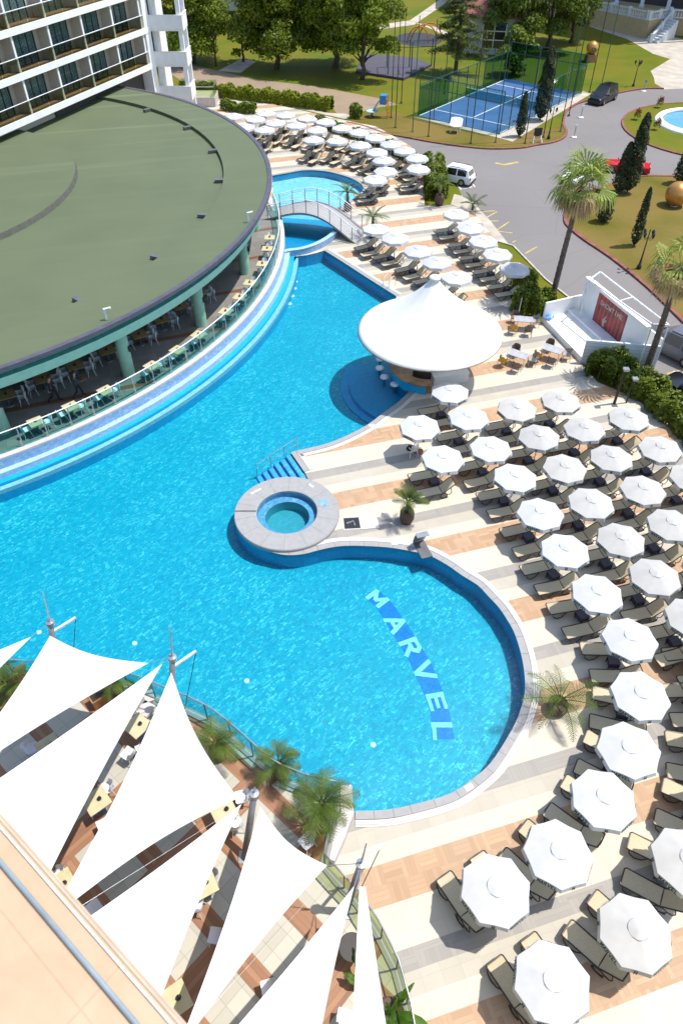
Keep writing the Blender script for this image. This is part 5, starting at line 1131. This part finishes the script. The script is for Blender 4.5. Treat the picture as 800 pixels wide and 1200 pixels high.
def palm_crown(root, z, n, L_, w_, m_, seed=0, spread=(.1,1.25), r0=.05):
    rr = random.Random(seed)
    for i in range(n):
        e = spread[0]+(spread[1]-spread[0])*((i+.5)/n); key = (round(L_,1), round(w_,2), i % 4)
        if key not in FROND: FROND[key] = frond(L_, .35+.17*(i % 4), w_, rise=.55).mesh('frond', m_, False)
        o = bpy.data.objects.new('frond', FROND[key]); col.objects.link(o); o.parent = root; a = i*2.399+rr.uniform(-.25,.25)
        o.location = (r0*math.cos(a), r0*math.sin(a), z); o.rotation_euler = (rr.uniform(-.25,.25), .55-e*1.05, a); s = rr.uniform(.8,1.12); o.scale = (s,s,s)
def pot_palm(label, px, L_, n, pot=True, z0=0, th=.35, pr=.32, ph=.55, w_=.24, seed=0, m_='leaf_palm', spread=(.1,1.3)):
    p = at(*px, z0); root = thing('potted_palm' if pot else 'palm', label, 'palm', p, 0, 'small feather palms')
    if pot:
        pt_ = MB().lathe([(.001,0),(pr*.75,0),(pr,ph*.35),(pr*.98,ph*.8),(pr*.8,ph),(pr*.7,ph-.04),(.001,ph-.06)], 20).build('pot', 'pot_brown', root, True)
    zb = ph-.05 if pot else 0; mb = MB(); mb.tube([(0,0,zb), (.02,0,zb+th*.5), (0,.02,zb+th)], [.12,.13,.08], 9); mb.build('trunk', 'bark_palm', root, True); palm_crown(root, zb+th, n, L_, w_, m_, seed, spread)
pot_palm('potted palm in a brown pot on the deck beside the round spa', (476,611), 1.05, 17, th=.6, pr=.36, ph=.78, seed=1, spread=(.45,1.5))
pot_palm('potted palm spreading over loungers at the right edge of the lower pool', (651,832), 1.75, 13, th=.25, pr=.4, ph=.6, w_=.3, seed=2, spread=(.25,1.05))
pot_palm('potted palm beside the end of the footbridge', (407,247), 1.5, 16, th=.9, ph=.7, seed=3, w_=.26); pot_palm('potted palm behind the first parasol below the footbridge', (436,278), 1.5, 14, th=.9, ph=.8, seed=4)
pot_palm('palm in a dark pot next to the hedge by the white car', (514,240), 1.3, 14, th=1.0, pr=.42, ph=.9, seed=5); pot_palm('low palm at the corner of the pavement by the car park', (553,246), 1.4, 13, False, th=.5, seed=6)
pot_palm('palm under the right side of the central sail', (256,886), 1.1, 14, z0=TZ, th=.5, seed=7, w_=.3); pot_palm('potted palm against the railing beside the central mast', (328,908), 1.0, 14, z0=TZ, th=.5, seed=8, w_=.28); pot_palm('large potted palm in the corner of the terrace by the pool', (378,962), 1.35, 24, z0=TZ, th=.9, ph=.6, seed=9, w_=.34)
pot_palm('palm in a wide bowl at the left edge of the terrace', (14,812), 1.1, 14, z0=TZ, th=.3, pr=.5, ph=.45, seed=10, w_=.28); pot_palm('small palm beside the orange planter box', (137,812), .8, 10, z0=TZ, th=.3, seed=11)
# fan palms with dead skirts
def fan_palm(label, bpx, tpx, ztop, r, seed=0, dead=12, green=20):
    b_ = at(*bpx, GZ); t = at(*tpx, ztop); root = thing('fan_palm', label, 'palm', b_, 0, 'tall fan palms'); t = t-b_; rr = random.Random(seed)
    pts = [Vector((t.x*s_**1.25, t.y*s_, t.z*s_)) for s_ in [i/40 for i in range(41)]]; MB().tube(pts, [.2-.06*i/40+(.018 if i % 2 else 0) for i in range(41)], 10).build('trunk', 'bark_palm', root)
    def fan(m_, e, a, L_, name):
        mb = MB(); d = Vector((math.cos(a)*math.cos(e), math.sin(a)*math.cos(e), math.sin(e))); c = t+d*L_*.55; side = Vector((-math.sin(a), math.cos(a), 0)); up = d.cross(side)
        mb.tube([t, c], [.03,.015], 4)
        for k in range(15):
            q = (k-7)/7*1.7; v_ = d*math.cos(q)+side*math.sin(q); v_ = (v_-Vector((0,0,.18+.12*abs(q)))).normalized(); l = L_*.75*rr.uniform(.8,1.1); w_ = (side*math.cos(q)-d*math.sin(q))*.045*L_*.8; m2 = c+v_*l*.62; tip = c+(v_-Vector((0,0,.45))).normalized()*l
            mb.add([c, m2-w_, tip, m2+w_], [(0,1,2,3)])
        mb.build(name, m_, root)
    for i in range(green): fan('leaf_fan', rr.uniform(-.35,1.3), i*2.4, r*rr.uniform(.8,1.1), 'fan_leaf')
    for i in range(dead): fan('leaf_dead', rr.uniform(-1.3,-.1), i*2.4+1, r*rr.uniform(.6,.95), 'dead_leaf')
fan_palm('tall leaning fan palm with a dry skirt in front of the road', (645,356), (681,218), 7.8, 2.1, 1, 26, 17); fan_palm('tall fan palm rising in front of the stage at the right edge', (755,437), (797,312), 7.2, 1.9, 2, 28, 8)
# banana plant at the bottom
bn = thing('banana_plant', 'plant with large bright green leaves in a round bed at the bottom edge', 'plant', at(455,1192,TZ)); MB().lathe([(.001,.0),(.42,.0),(.45,.3),(.36,.3),(.001,.26)], 20).build('planter', 'pot_brown', bn, True)
def big_leaf(a, e, L_, w_, z, dr):
    mb = MB(); n = 12; V = []
    for i in range(n+1):
        q = i/n; c = Vector((L_*q*math.cos(e), 0, z+L_*q*math.sin(e)-dr*q*q)); w2 = w_*math.sin(PI*min(1, q*.94+.06))**.7
        V += [c+Vector((0,-w2,.06*math.sin(i*2.2)+w2*.35)), c, c+Vector((0,w2,.06*math.sin(i*1.7)+w2*.35))]
    mb.add(V, [f for i in range(n) for f in ((3*i,3*i+1,3*i+4,3*i+3),(3*i+1,3*i+2,3*i+5,3*i+4))]); mb.tube([V[3*i+1] for i in range(n+1)], .02, 4); o = mb.build('leaf', 'leaf_banana', bn, True); o.rotation_euler.z = a
for a, e, L_, w_, dr in ((.75,.75,1.35,.1,.45),(-.3,.25,1.35,.22,.45),(-.75,.35,1.2,.22,.45),(1.9,1.2,.7,.08,.3),(-1.6,.5,1.1,.2,.4)): big_leaf(a, e, L_, w_, .3, dr)
b2 = thing('banana_plant', 'upright green leaf showing between the right-hand sails', 'plant', at(424,1160,TZ)); bn = b2
for a, e, L_, w_, dr in ((1.75,.9,1.5,.14,.4),(2.6,.8,.9,.12,.4)): big_leaf(a, e, L_, w_, .2, dr)
# ================================================================== court, cars, lamps and houses beyond the road
LZ = -.03
m, N, L, b = node_mat('court_blue'); ge = N.new('ShaderNodeNewGeometry')
L.new(ramp(N, L, noise(N, L, ge.outputs['Position'], .5, 6), [(.3, (.022,.075,.19)), (.7, (.035,.105,.25))]), b.inputs['Base Color']); b.inputs['Roughness'].default_value = .8
glass('court_mesh', (.46,.66,.68), .4, 1.15); mat('court_green', (.02,.08,.07), .5); mat('gold', (.55,.27,.07), .35, metal=.55, var=.08); mat('net_dark', (.05,.06,.06), .8)
NL, NR, FR_, FL = (at(*q, LZ) for q in ((489.5,136),(584.6,157.6),(680,110),(593.4,92.5)))
ct = thing('padel_court', 'blue court enclosed by green posts and glass walls beyond the road', 'sports court', (NL.x, NL.y, LZ))
NL2, NR2, FR2, FL2 = (p-NL for p in (NL, NR, FR_, FL))
def cpt(u_, v_, z=0): p = (NL2*(1-u_)+NR2*u_)*(1-v_)+(FL2*(1-u_)+FR2*u_)*v_; return Vector((p.x, p.y, z))
mb = MB(); mb.prism([cpt(0,0)[:2], cpt(1,0)[:2], cpt(1,1)[:2], cpt(0,1)[:2]], -.05, .05); mb.build('playing_floor', 'court_blue', ct)
for (a, b_) in (((.0,.155),(1,.155)),((0,.845),(1,.845)),((.5,.155),(.5,.845)),((.01,.01),(.01,.99)),((.99,.01),(.99,.99))): MB().bar(cpt(*a, .055), cpt(*b_, .055), .13, .008).build('court_line', 'paint_white', ct)
nm = MB(); nm.bar(cpt(0,.5,.5), cpt(1,.5,.5), .02, .85); nm.mi = 1; nm.bar(cpt(0,.5,.95), cpt(1,.5,.95), .04, .1); nm.build('net', ['court_mesh', 'paint_white'], ct)
PH = 4.1
for i in range(11):
    for u_ in (0,1): MB().bar(cpt(u_, i/10), cpt(u_, i/10, PH if i in (0,1,2,8,9,10) else 3.2), .09, .09).build('post', 'court_green', ct)
for i in range(1,5):
    for v_ in (0,1): MB().bar(cpt(i/5, v_), cpt(i/5, v_, PH), .09, .09).build('post', 'court_green', ct)
for v_, m_ in ((0,'court_glass'),(1,'court_mesh')):
    for i in range(5): MB().bar(cpt(i/5+.01, v_, PH*.5), cpt((i+1)/5-.01, v_, PH*.5), .02, PH).build('wall_panel', m_, ct)
    for z in (3.0, PH): MB().bar(cpt(0,v_,z), cpt(1,v_,z), .06, .07).build('rail', 'court_green', ct)
for u_ in (0,1):
    for i in (0,1,2,7,8,9): MB().bar(cpt(u_, i/10+.006, 1.5), cpt(u_, (i+1)/10-.006, 1.5), .02, 3).build('wall_panel', 'court_glass' if u_ else 'court_mesh', ct)
    for i in (3,4,5,6): MB().bar(cpt(u_, i/10, 1.6), cpt(u_, (i+1)/10, 1.6), .015, 3.1).build('mesh_panel', 'court_glass', ct)
    MB().bar(cpt(u_,0,3.15), cpt(u_,1,3.15), .06, .06).build('rail', 'court_green', ct)
struct(MB().prism([tuple(p) for p in two(pix([(483,137),(584,161.5),(600,166),(692,110),(683,107),(590,154)], LZ))], GZ, LZ+.012).build('court_apron', 'path_pale'))
def top_z(b_, ty, z0=0):
    return min((abs(proj_y(b_.x, b_.y, z)-ty), z) for z in np.arange(z0+.2, 14, .05))[1]
poles = [((458,138),10),((463,149.6),15),((483,154.5),-2),((501.5,160),12),((551,168),30),((580,167),12),((614.5,168),60),((636,161),60),((656,154),0),((666,135),-4),((690,108),-6),((704.6,98),-2),((470,120),10),((520,110),28)]
for i, (px, ty) in enumerate(poles):
    b_ = at(*px, LZ); h = min(10.5, top_z(b_, ty)); mb = MB(); mb.tube([(0,0,0),(0,0,h)], [.055,.04], 6); mb.box((0,0,.02), (.3,.3,.04))
    tag(mb.build('net_pole', 'court_green' if i % 3 == 2 else 'black_metal', loc=b_), 'tall thin dark pole, '+ORD[i]+' in the line of poles round the blue court', 'pole', 'tall thin poles round the court')
def lamp(label, px, ty, n, z0=LZ):
    b_ = at(*px, z0); h = top_z(b_, ty)-z0; root = thing('street_lamp', label, 'street lamp', b_)
    MB().lathe([(.001,0),(.17,0),(.17,.25),(.1,.35),(.06,.9),(.045,h*.6),(.035,h-.1),(.05,h-.05),(.001,h+.12)], 12).build('post', 'black_metal', root, True)
    for k in range(n):
        a = 2*PI*k/n+.5; c = Vector((.42*math.cos(a), .42*math.sin(a), h-.38)); MB().tube([(0,0,h-.55),(c.x*.6,c.y*.6,h-.68),(c.x,c.y,h-.46)], .02, 6).build('arm', 'black_metal', root)
        l = MB().lathe([(.05,-.1),(.12,.16),(.13,.18),(.06,.3),(.001,.36)], 8, c).build('lantern', 'black_metal', root); MB().lathe([(.056,-.09),(.122,.14)], 8, c).build('lantern_glass', 'bronze_glass', l)
lamp('black four-armed lantern post on the palm lawn by the red kerb', (747.5,315), 270, 4); lamp('black lantern post on the green lawn below the cream building', (741,102), 70, 3, GZ); lamp('black lantern post on the dry grass right of the court corner', (642,163), 126, 2)
for px, ty, l in (((719,473),431,'dark floodlight post standing in the hedge, left of two'), ((733,472),443,'thin floodlight post standing in the hedge, right of two')):
    b_ = at(*px, 0); h = top_z(b_, ty); root = thing('floodlight_post', l, 'street lamp', b_); MB().tube([(0,0,0),(0,0,h)], [.09,.06] if px[0] == 719 else [.05,.04], 8).build('post', 'black_metal', root); MB().box((0,-.12,h), (.3,.3,.12)).build('lamp_head', 'steel', root)
# ------------------------------------------------------------------ cars
mat('paint_car_white', (.72,.72,.72), .25, var=.01, spec=.6); mat('paint_car_black', (.006,.0065,.008), .18, var=.05, spec=.7); mat('paint_car_red', (.5,.008,.02), .22, var=.03, spec=.6); mat('paint_car_grey', (.11,.12,.14), .25, var=.04, spec=.6)
mat('car_glass', (.012,.015,.02), .05, var=.1, spec=.9); mat('tyre', (.014,.014,.014), .8); mat('rim', (.4,.4,.42), .3, metal=.8); mat('lamp_red', (.35,.01,.01), .25); mat('lamp_clear', (.6,.62,.65), .1); mat('plastic_black', (.02,.02,.02), .6)
def car(label, px, deg, L_, W_, H_, paint, kind='suv'):
    root = thing('parked_car', label, 'car', at(*px, GZ+.005), math.radians(deg), 'cars parked along the road'); hw = W_/2
    bt = H_*.56; roof0, roof1, ws, rw = {'suv':(.02,-.40,.22,-.46), 'van':(.06,-.42,.30,-.47), 'sedan':(-.02,-.22,.18,-.36)}[kind]
    X = [.5,.485,.42,ws,roof0,(roof0+roof1)/2,roof1,rw,-.49,-.5]
    top = [H_*.36,H_*.46,bt*.93,bt*1.0,H_,H_*1.01,H_*.965,bt*1.02 if kind != 'sedan' else bt,bt*.9,H_*.34]; V = []; n = len(X)
    for i, x in enumerate(X):
        e = 1-.14*abs(2*x)**5; z1 = min(top[i], bt); cab = top[i] > bt*1.05; wr = hw*(.76 if cab else .86)*e
        pts = [(hw*.9*e, .22), (hw*e, .42), (hw*1.0*e, z1*.86), (hw*.95*e, z1), (wr, top[i]-(.05 if cab else .0)), (wr*.8, top[i]+.01)]
        V += [(x*L_, y, z) for y, z in pts]+[(x*L_, -y, z) for y, z in pts[::-1]]
    k = 12; mb = MB(); mb.add(V, [(i*k+j, (i+1)*k+j, (i+1)*k+(j+1) % k, i*k+(j+1) % k) for i in range(n-1) for j in range(k)]+[tuple(range(k-1,-1,-1))[::-1], tuple((n-1)*k+j for j in range(k))[::-1]])
    body = mb.build('body', paint, root); autosmooth(body, 32); Vv = [Vector(v_) for v_ in V]
    def pane(name, q, off):
        c = sum(q, Vector())/len(q); nn = (q[1]-q[0]).cross(q[-1]-q[0]).normalized()
        if nn.dot(c-Vector((c.x*.5,0,H_*.5))) < 0: nn = -nn
        q = [c+(p-c)*.88+nn*off for p in q]; mb = MB(); mb.add(q, [tuple(range(len(q)))]); mb.build(name, 'car_glass', root)
    g = lambda i, j: Vv[i*k+j]
    pane('windscreen', [g(3,4),g(4,4),g(4,7),g(3,7)], .02); pane('rear_window', [g(6,4),g(7,4),g(7,7),g(6,7)], .02)
    for j0, j1 in ((3,4),(8,7)):
        pane('side_window', [g(3,j0)*.25+g(4,j0)*.75, g(5,j0), g(5,j1), g(4,j1)], .015); pane('side_window', [g(5,j0), g(6,j0)*.9+g(7,j0)*.1, g(6,j1), g(5,j1)], .015)
    for sx in (.31,-.31):
        for s in (-1,1):
            w_ = MB().lathe([(.18,-.1),(.3,-.11),(.335,-.06),(.335,.06),(.3,.11),(.18,.1)], 18); w_.v = [(x, z, y) for x, y, z in w_.v]; wo = w_.build('tyre', 'tyre', root, True); wo.location = (sx*L_, s*(hw-.09), .335)
            r = MB().lathe([(.001,.105),(.19,.1)], 14); r.v = [(x, z*s, y) for x, y, z in r.v]; r.build('rim', 'rim', wo)
            MB().lathe([(.36,0),(.4,0)], 16, (0,0,0), 0, PI).v
    for s in (-1,1):
        MB().box((.478*L_, s*hw*.68, H_*.42), (.12,.34,.13), -s*.3).build('headlight', 'lamp_clear', root); MB().box((-.488*L_, s*hw*.78, bt*.82), (.08,.16,.28)).build('tail_light', 'lamp_red', root); MB().box((.2*L_, s*(hw+.08), bt+.04), (.1,.2,.13)).build('mirror', paint, root)
        if kind != 'sedan': MB().tube([(roof0*L_-.1, s*hw*.66, H_+.04), (roof1*L_+.15, s*hw*.66, H_+.03)], .025, 5).build('roof_rail', 'plastic_black', root)
    for x in (.492,-.494): MB().box((x*L_, 0, .34), (.1, W_*.82, .2)).build('bumper', 'plastic_black', root)
    MB().box((-.5*L_-.012, 0, H_*.44), (.02,.5,.11)).build('number_plate', 'paint_white', root)
car('white car parked beside the green hedge, its rear towards the deck', (527,212), 152, 4.5, 1.75, 1.5, 'paint_car_white'); car('black people carrier waiting at the red kerb by the court', (705,119), 228, 4.6, 1.85, 1.75, 'paint_car_black', 'van')
car('red car half hidden behind the two tall cypresses', (732,201), 163, 4.3, 1.75, 1.4, 'paint_car_red', 'sedan'); car('white car mostly hidden behind the crown of the tall fan palm', (678,212), 222, 4.0, 1.75, 1.45, 'paint_car_white', 'sedan')
car('dark grey car with pale roof parked behind the stage', (786,414), 128, 4.5, 1.85, 1.75, 'paint_car_grey', 'van'); car('black car cut by the right edge below the stage', (813,470), 128, 4.3, 1.8, 1.5, 'paint_car_black')
# ------------------------------------------------------------------ island fountain, spheres, small things
mosaic('fountain_blue', (.12,.33,.5), (.17,.4,.56), (.3,.5,.62), 10)
fb = thing('fountain_basin', 'round white fountain basin with blue water on the grass island', 'fountain', (*FC, 0))
mb = MB(); mb.lathe([(FR+.25,-.02),(FR+.2,.12),(FR,.3),(FR-.55,.3),(FR-.6,.1)], 48); mb.build('rim', 'wall_white', fb); mb = MB(); mb.lathe([(.01,.05),(FR-.58,.05)], 40); mb.build('basin_floor', 'fountain_blue', fb)
mb = MB(); mb.lathe([(FR-.57,.2),(.01,.2)], 40); mb.build('water_surface', 'shallow_water', fb); MB().lathe([(.001,.05),(.3,.05),(.2,.4),(.05,.5),(.05,.8),(.001,.85)], 12).build('nozzle', 'steel', fb)
b_ = at(789,241,LZ); mb = MB(); mb.sphere((0,0,1.02), 1.02, 32, 20); mb.mi = 1; mb.lathe([(.001,0),(.35,0),(.35,.06),(.001,.06)], 20); tag(mb.build('golden_sphere', ['gold','wall_white'], loc=b_, smooth=True), 'large golden sphere lying on the palm lawn at the right edge', 'sculpture')
g2 = thing('golden_orb', 'golden ball with a dark opening on a brown plinth behind the court', 'sculpture', at(690,73,GZ)); MB().sphere((0,0,1.75), .8, 24, 14).build('ball', 'gold', g2, True); MB().lathe([(.001,-.02),(.26,-.02),(.3,.0)], 16).build('opening', 'dark_stone', g2).matrix_local = Matrix.Translation((.0,-.79,1.62)) @ Matrix.Rotation(PI/2+.1, 4, 'X'); MB().box((0,0,.5), (1.3,1.3,1.0), taper=.9).build('plinth', 'bench_wood', g2)
for px, l in (((672,161),'low striped bollard post on the road beside the kerb bend'), ((680,138),'low striped bollard post on the road near the black car'), ((753.5,107),'white and green sign post at the kerb above the island')):
    root = thing('road_post', l, 'bollard', at(*px, GZ)); MB().lathe([(.001,.0),(.28,.01),(.3,.06),(.12,.12),(.001,.13)], 14).build('base', 'wall_white', root); MB().tube([(0,0,.1),(0,0,1.0)], .06, 8).build('post', 'kerb_pale', root); MB().box((0,0,1.1), (.28,.05,.3)).build('sign_plate', 'wall_white' if px[0] != 753.5 else 'fascia_teal', root)
sb = thing('sign_stand', 'small dark sign board on a white stand on the dry grass', 'sign', at(628,167,LZ), .2); MB().box((0,0,1.0), (.85,.06,.8)).build('board', 'black_metal', sb); mb = MB(); mb.bar((-.5,.3,0),(-.35,0,.7),.06,.06); mb.bar((.5,.3,0),(.35,0,.7),.06,.06); mb.bar((-.5,-.3,0),(-.35,0,.7),.06,.06); mb.bar((.5,-.3,0),(.35,0,.7),.06,.06); mb.bar((-.5,0,.3),(.5,0,.3),.05,.05); mb.build('stand', 'wall_white', sb)
gs = thing('garden_chair', 'white moulded garden seat on the dry grass in front of the court', 'seat', at(533,155,LZ), -.5); mb = MB(); mb.lathe([(.001,.45),(.55,.5),(.7,.75),(.66,.78),(.5,.58),(.001,.52)], 20); mb.v = [(x, y, z+(.55 if y > .2 and z > .6 else 0)) for x, y, z in mb.v]; mb.build('shell', 'wall_white', gs, True)
for sx in (-1,1):
    for sy in (-1,1): MB().tube([(sx*.3,sy*.3,.48),(sx*.42,sy*.4,0)], .04).build('leg', 'wall_white', gs)
mat('slide_blue', (.03,.22,.5), .4); mat('slide_pale', (.35,.55,.65), .4); mat('orange', (.6,.18,.02), .5)
sl = thing('play_slide', 'blue and pale slide standing beside the brown yard', 'slide', at(446,138,GZ), -.3); mb = MB(); V = []
for i in range(11):
    t = i/10; V += [(-.1-1.1*t, -.4, 1.9-1.8*t+.5*t*(1-t)), (-.1-1.1*t, .4, 1.9-1.8*t+.5*t*(1-t))]
mb.add(V, [(2*i,2*i+1,2*i+3,2*i+2) for i in range(10)])
for s in (0,1): mb.tube([V[2*i+s] for i in range(11)], .07)
mb.build('chute', 'slide_pale', sl); MB().box((.25,0,1.9), (.7,.85,.9)).build('tower', 'slide_blue', sl); mb = MB()
for s in (-.35,.35): mb.tube([(.6,s,2.3),(.9,s,0)], .05)
for k in range(5): mb.tube([(.65+.05*k,-.35,1.9-.4*k),(.65+.05*k,.35,1.9-.4*k)], .03)
mb.build('ladder', 'orange', sl)
tb = thing('garden_table', 'pale round garden table left of the blue slide', 'table', at(436,138,GZ)); MB().lathe([(.001,.68),(.65,.68),(.68,.73),(.001,.74)], 24).build('table_top', 'slide_pale', tb); MB().lathe([(.001,0),(.3,0),(.06,.1),(.06,.68),(.001,.68)], 12).build('pedestal', 'grey_metal', tb)
pd_ = two(pix([(416.6,86),(472.6,94.5),(505,78),(482,70),(425,66)], GZ)); mat('pad_purple', (.07,.065,.09), .9); struct(MB().prism(pd_, GZ, GZ+.3).build('sports_pad', ['pad_purple']))
ex = thing('exercise_frame', 'dark metal exercise frame of posts and bars on the purple pad', 'gym frame', at(480,82,.18)); 
for x, y, h in ((-3,-2,3.2),(-3,1.5,3.2),(0,-2,3.6),(0,1.5,3.6),(3,-1.5,3.2),(3,2,3.2)): MB().tube([(x,y,0),(x,y,h)], .07).build('post', 'court_green', ex)
for a, c in (((-3,-2,3),(0,-2,3)),((-3,1.5,3),(0,1.5,3)),((-3,-2,3),(-3,1.5,3)),((0,-2,3.4),(0,1.5,3.4)),((0,-2,3),(3,-1.5,3)),((0,1.5,3),(3,2,3))): MB().tube([a,c], .05).build('bar', 'court_green', ex)
pm = two([at(490,46,GZ)+Vector((3.6*math.cos(a), 4.5*math.sin(a), 0)) for a in [2*PI*i/28 for i in range(28)]]); mat('mat_blue', (.03,.032,.045), .9); struct(MB().sheet(pm, GZ+.012).build('play_area', 'mat_blue'))
cl = thing('climbing_arch', 'orange climbing arches on the dark round play area', 'play frame', at(498,48,GZ))
for k, r in enumerate((1.6,1.9,1.7)): MB().tube([(r*math.cos(a)+k*1.0-1.2, (k-1)*1.2, 2.1*math.sin(a)) for a in [PI*i/12 for i in range(13)]], .1).build('arch', 'orange', cl)
for i, px in enumerate(((346,317.5),(346,330),(344.7,338),(342,347),(339,356))):
    MB_ = MB(); MB_.lathe([(.2,.0),(.17,.03),(.001,.035)], 14); tag(MB_.build('pool_lamp', 'paint_white', loc=at(*px, -.915)), ORD[i]+' from the top of the five pale lamps on the pool floor below the basin', 'pool lamp', 'lamps on the pool floor')
for px, l in (((158,754),'pale lamp on the pool floor between the two left masts'), ((289,798),'pale lamp on the pool floor in the middle of the open water'), ((46,741),'pale lamp on the pool floor beside the left mast'), ((437,873),'pale lamp on the pool floor below the letters')):
    MB_ = MB(); MB_.lathe([(.12,.0),(.1,.03),(.001,.035)], 14); tag(MB_.build('pool_lamp', 'paint_white', loc=at(*px, -.915)), l, 'pool lamp', 'lamps on the pool floor')
# ------------------------------------------------------------------ houses
mat('tile_red', (.25,.075,.05), .8, var=.2, scale=4); mat('wall_pale', (.42,.42,.36), .8, var=.06); mat('wall_yellow', (.46,.34,.17), .8, var=.08); mat('white_stone', (.55,.56,.56), .7, var=.05); mat('brick_brown', (.19,.075,.045), .8)
def house(label, px, rz, w_, d_, h, roof_h, wall_m, eave=.6):
    root = thing('house', label, 'house', at(*px, GZ), rz); MB().box((0,d_/2,h/2), (w_,d_,h)).build('wall', wall_m, root); a, c = w_/2+eave, d_/2+eave
    mb = MB(); r_ = max(0, a-c); mb.add([(-a,d_/2-c,h),(a,d_/2-c,h),(a,d_/2+c,h),(-a,d_/2+c,h),(-r_,d_/2,h+roof_h),(r_,d_/2,h+roof_h),(-a,d_/2-c,h-.18),(a,d_/2-c,h-.18),(a,d_/2+c,h-.18),(-a,d_/2+c,h-.18)], [(0,1,5,4),(1,2,5),(2,3,4,5),(3,0,4),(0,6,7,1),(1,7,8,2),(2,8,9,3),(3,9,6,0),(9,8,7,6)]); mb.build('roof', 'tile_red', root); return root
def house_window(root, x, y, z, w_, h, nx=2, nz=3):
    mb = MB(); mb.box((x,y-.03,z), (w_,.06,h)); f = mb.build('window', 'car_glass', root); mb = MB()
    for i in range(nx+1): mb.box((x-w_/2+w_*i/nx, y-.08, z), (.1,.08,h+.1))
    for i in range(nz+1): mb.box((x, y-.085, z-h/2+h*i/nz), (w_+.1,.07,.1))
    mb.build('frame', 'wall_white', f)
h1 = house('pale house with a red hipped roof behind the pine', (578,64), -.2, 8.5, 9, 4.6, 2.4, 'wall_pale'); house_window(h1, -.3, 0, 2.3, 3.2, 3.2); MB().box((4.0,-.06,2.3), (.7,.1,4.5)).build('brick_pier', 'brick_brown', h1)
h2 = house('pale far house partly hidden by the leafy trees at the top', (272,36), .05, 11, 8, 6.5, 2.5, 'wall_pale'); MB().box((.2,-.05,1.3), (2.2,.1,2.6)).build('door', 'car_glass', h2); house_window(h2, -3, 0, 4.6, 1.6, 1.4, 2, 1); house_window(h2, 3, 0, 4.6, 1.6, 1.4, 2, 1)
h3 = house('long red roofed house beyond the lawn at the top', (575,10), -.1, 14, 9, 5, 2.6, 'wall_yellow'); house_window(h3, -3, 0, 2.6, 2, 1.6, 2, 1); house_window(h3, 3, 0, 2.6, 2, 1.6, 2, 1)
# cream villa with balustrades
va, vb_, vc = at(676,27,GZ), at(755,45.5,GZ), at(840,52,GZ); vl = thing('cream_villa', 'cream building with white balustrades and columns at the top right', 'building', va); ab_ = (vb_-va); abd = ab_.normalized(); abn = Vector((-abd.y, abd.x, 0)); cb_ = vc-va
T2 = 2.3; mb = MB(); mb.prism([(-abd*8)[:2], ab_[:2], (ab_+abn*5)[:2], (cb_+abn*5)[:2], (cb_+abn*30)[:2], (-abd*8+abn*30)[:2]], 0, T2); mb.build('terrace_wall', 'wall_yellow', vl)
def balus(a, c, z, z2=None):
    z2 = z if z2 is None else z2; mb = MB(); n = int((c-a).length/.42); up = Vector((0,0,1))
    mb.bar(a+up*(z+1.0), c+up*(z2+1.0), .3, .14); mb.bar(a+up*(z+.08), c+up*(z2+.08), .3, .16)
    for i in range(n): t = (i+.5)/n; p = a.lerp(c, t); zz = z+(z2-z)*t; mb.lathe([(.06,.16),(.11,.4),(.05,.75),(.08,.94)], 6, (p.x,p.y,zz))
    o = mb.build('balustrade', 'white_stone', vl)
    for i in range(int((c-a).length/4)+2): t = i/(int((c-a).length/4)+1); p = a.lerp(c, t); MB().box((p.x,p.y,z+(z2-z)*t+.6), (.45,.45,1.25)).build('pier', 'white_stone', o)
balus(-abd*8+abn*.2, ab_-abd*.6+abn*.2, T2); balus(ab_-abd*.3+abn*.3, ab_-abd*.3+abn*5, T2); balus(ab_+abn*4.6+Vector((0,-.3,0)), cb_+abn*4.8, T2); balus(ab_+abd*.5+abn*4.4, ab_+abd*2.2-abn*1.5, T2-.2, -.1)
s_ = MB()
for i in range(9): s_.box((ab_+abd*(1.2+.1*i)+abn*(3.6-.55*i))[:2]+((T2-.25*i)/2,), (2.2,.6,max(.1,T2-.25*i)), math.atan2(abd.y,abd.x))
s_.build('stairs', 'white_stone', vl)
MB().prism([(-abd*8+abn*6)[:2], (cb_+abn*9)[:2], (cb_+abn*30)[:2], (-abd*8+abn*30)[:2]], T2, 45).build('stretched_house_wall', 'dark_interior', vl); mb = MB(); mb.prism([(-abd*8+abn*3)[:2], (cb_+abn*6)[:2], (cb_+abn*30)[:2], (-abd*8+abn*30)[:2]], 45.0, 46.5); mb.build('shadow_slab', 'wall_yellow', vl)  # wall and slab stretched far above view to cast a shadow on the lawn
for i in range(8): p = (-abd*6+abn*3.6).lerp(cb_+abn*6.6, i/7); MB().lathe([(.4,T2),(.4,T2+.3),(.3,T2+.4),(.26,42.4),(.4,42.7)], 14, (p.x,p.y,0)).build('column', 'white_stone', vl, True)  # columns stretched above view along with the wall and shadow slab
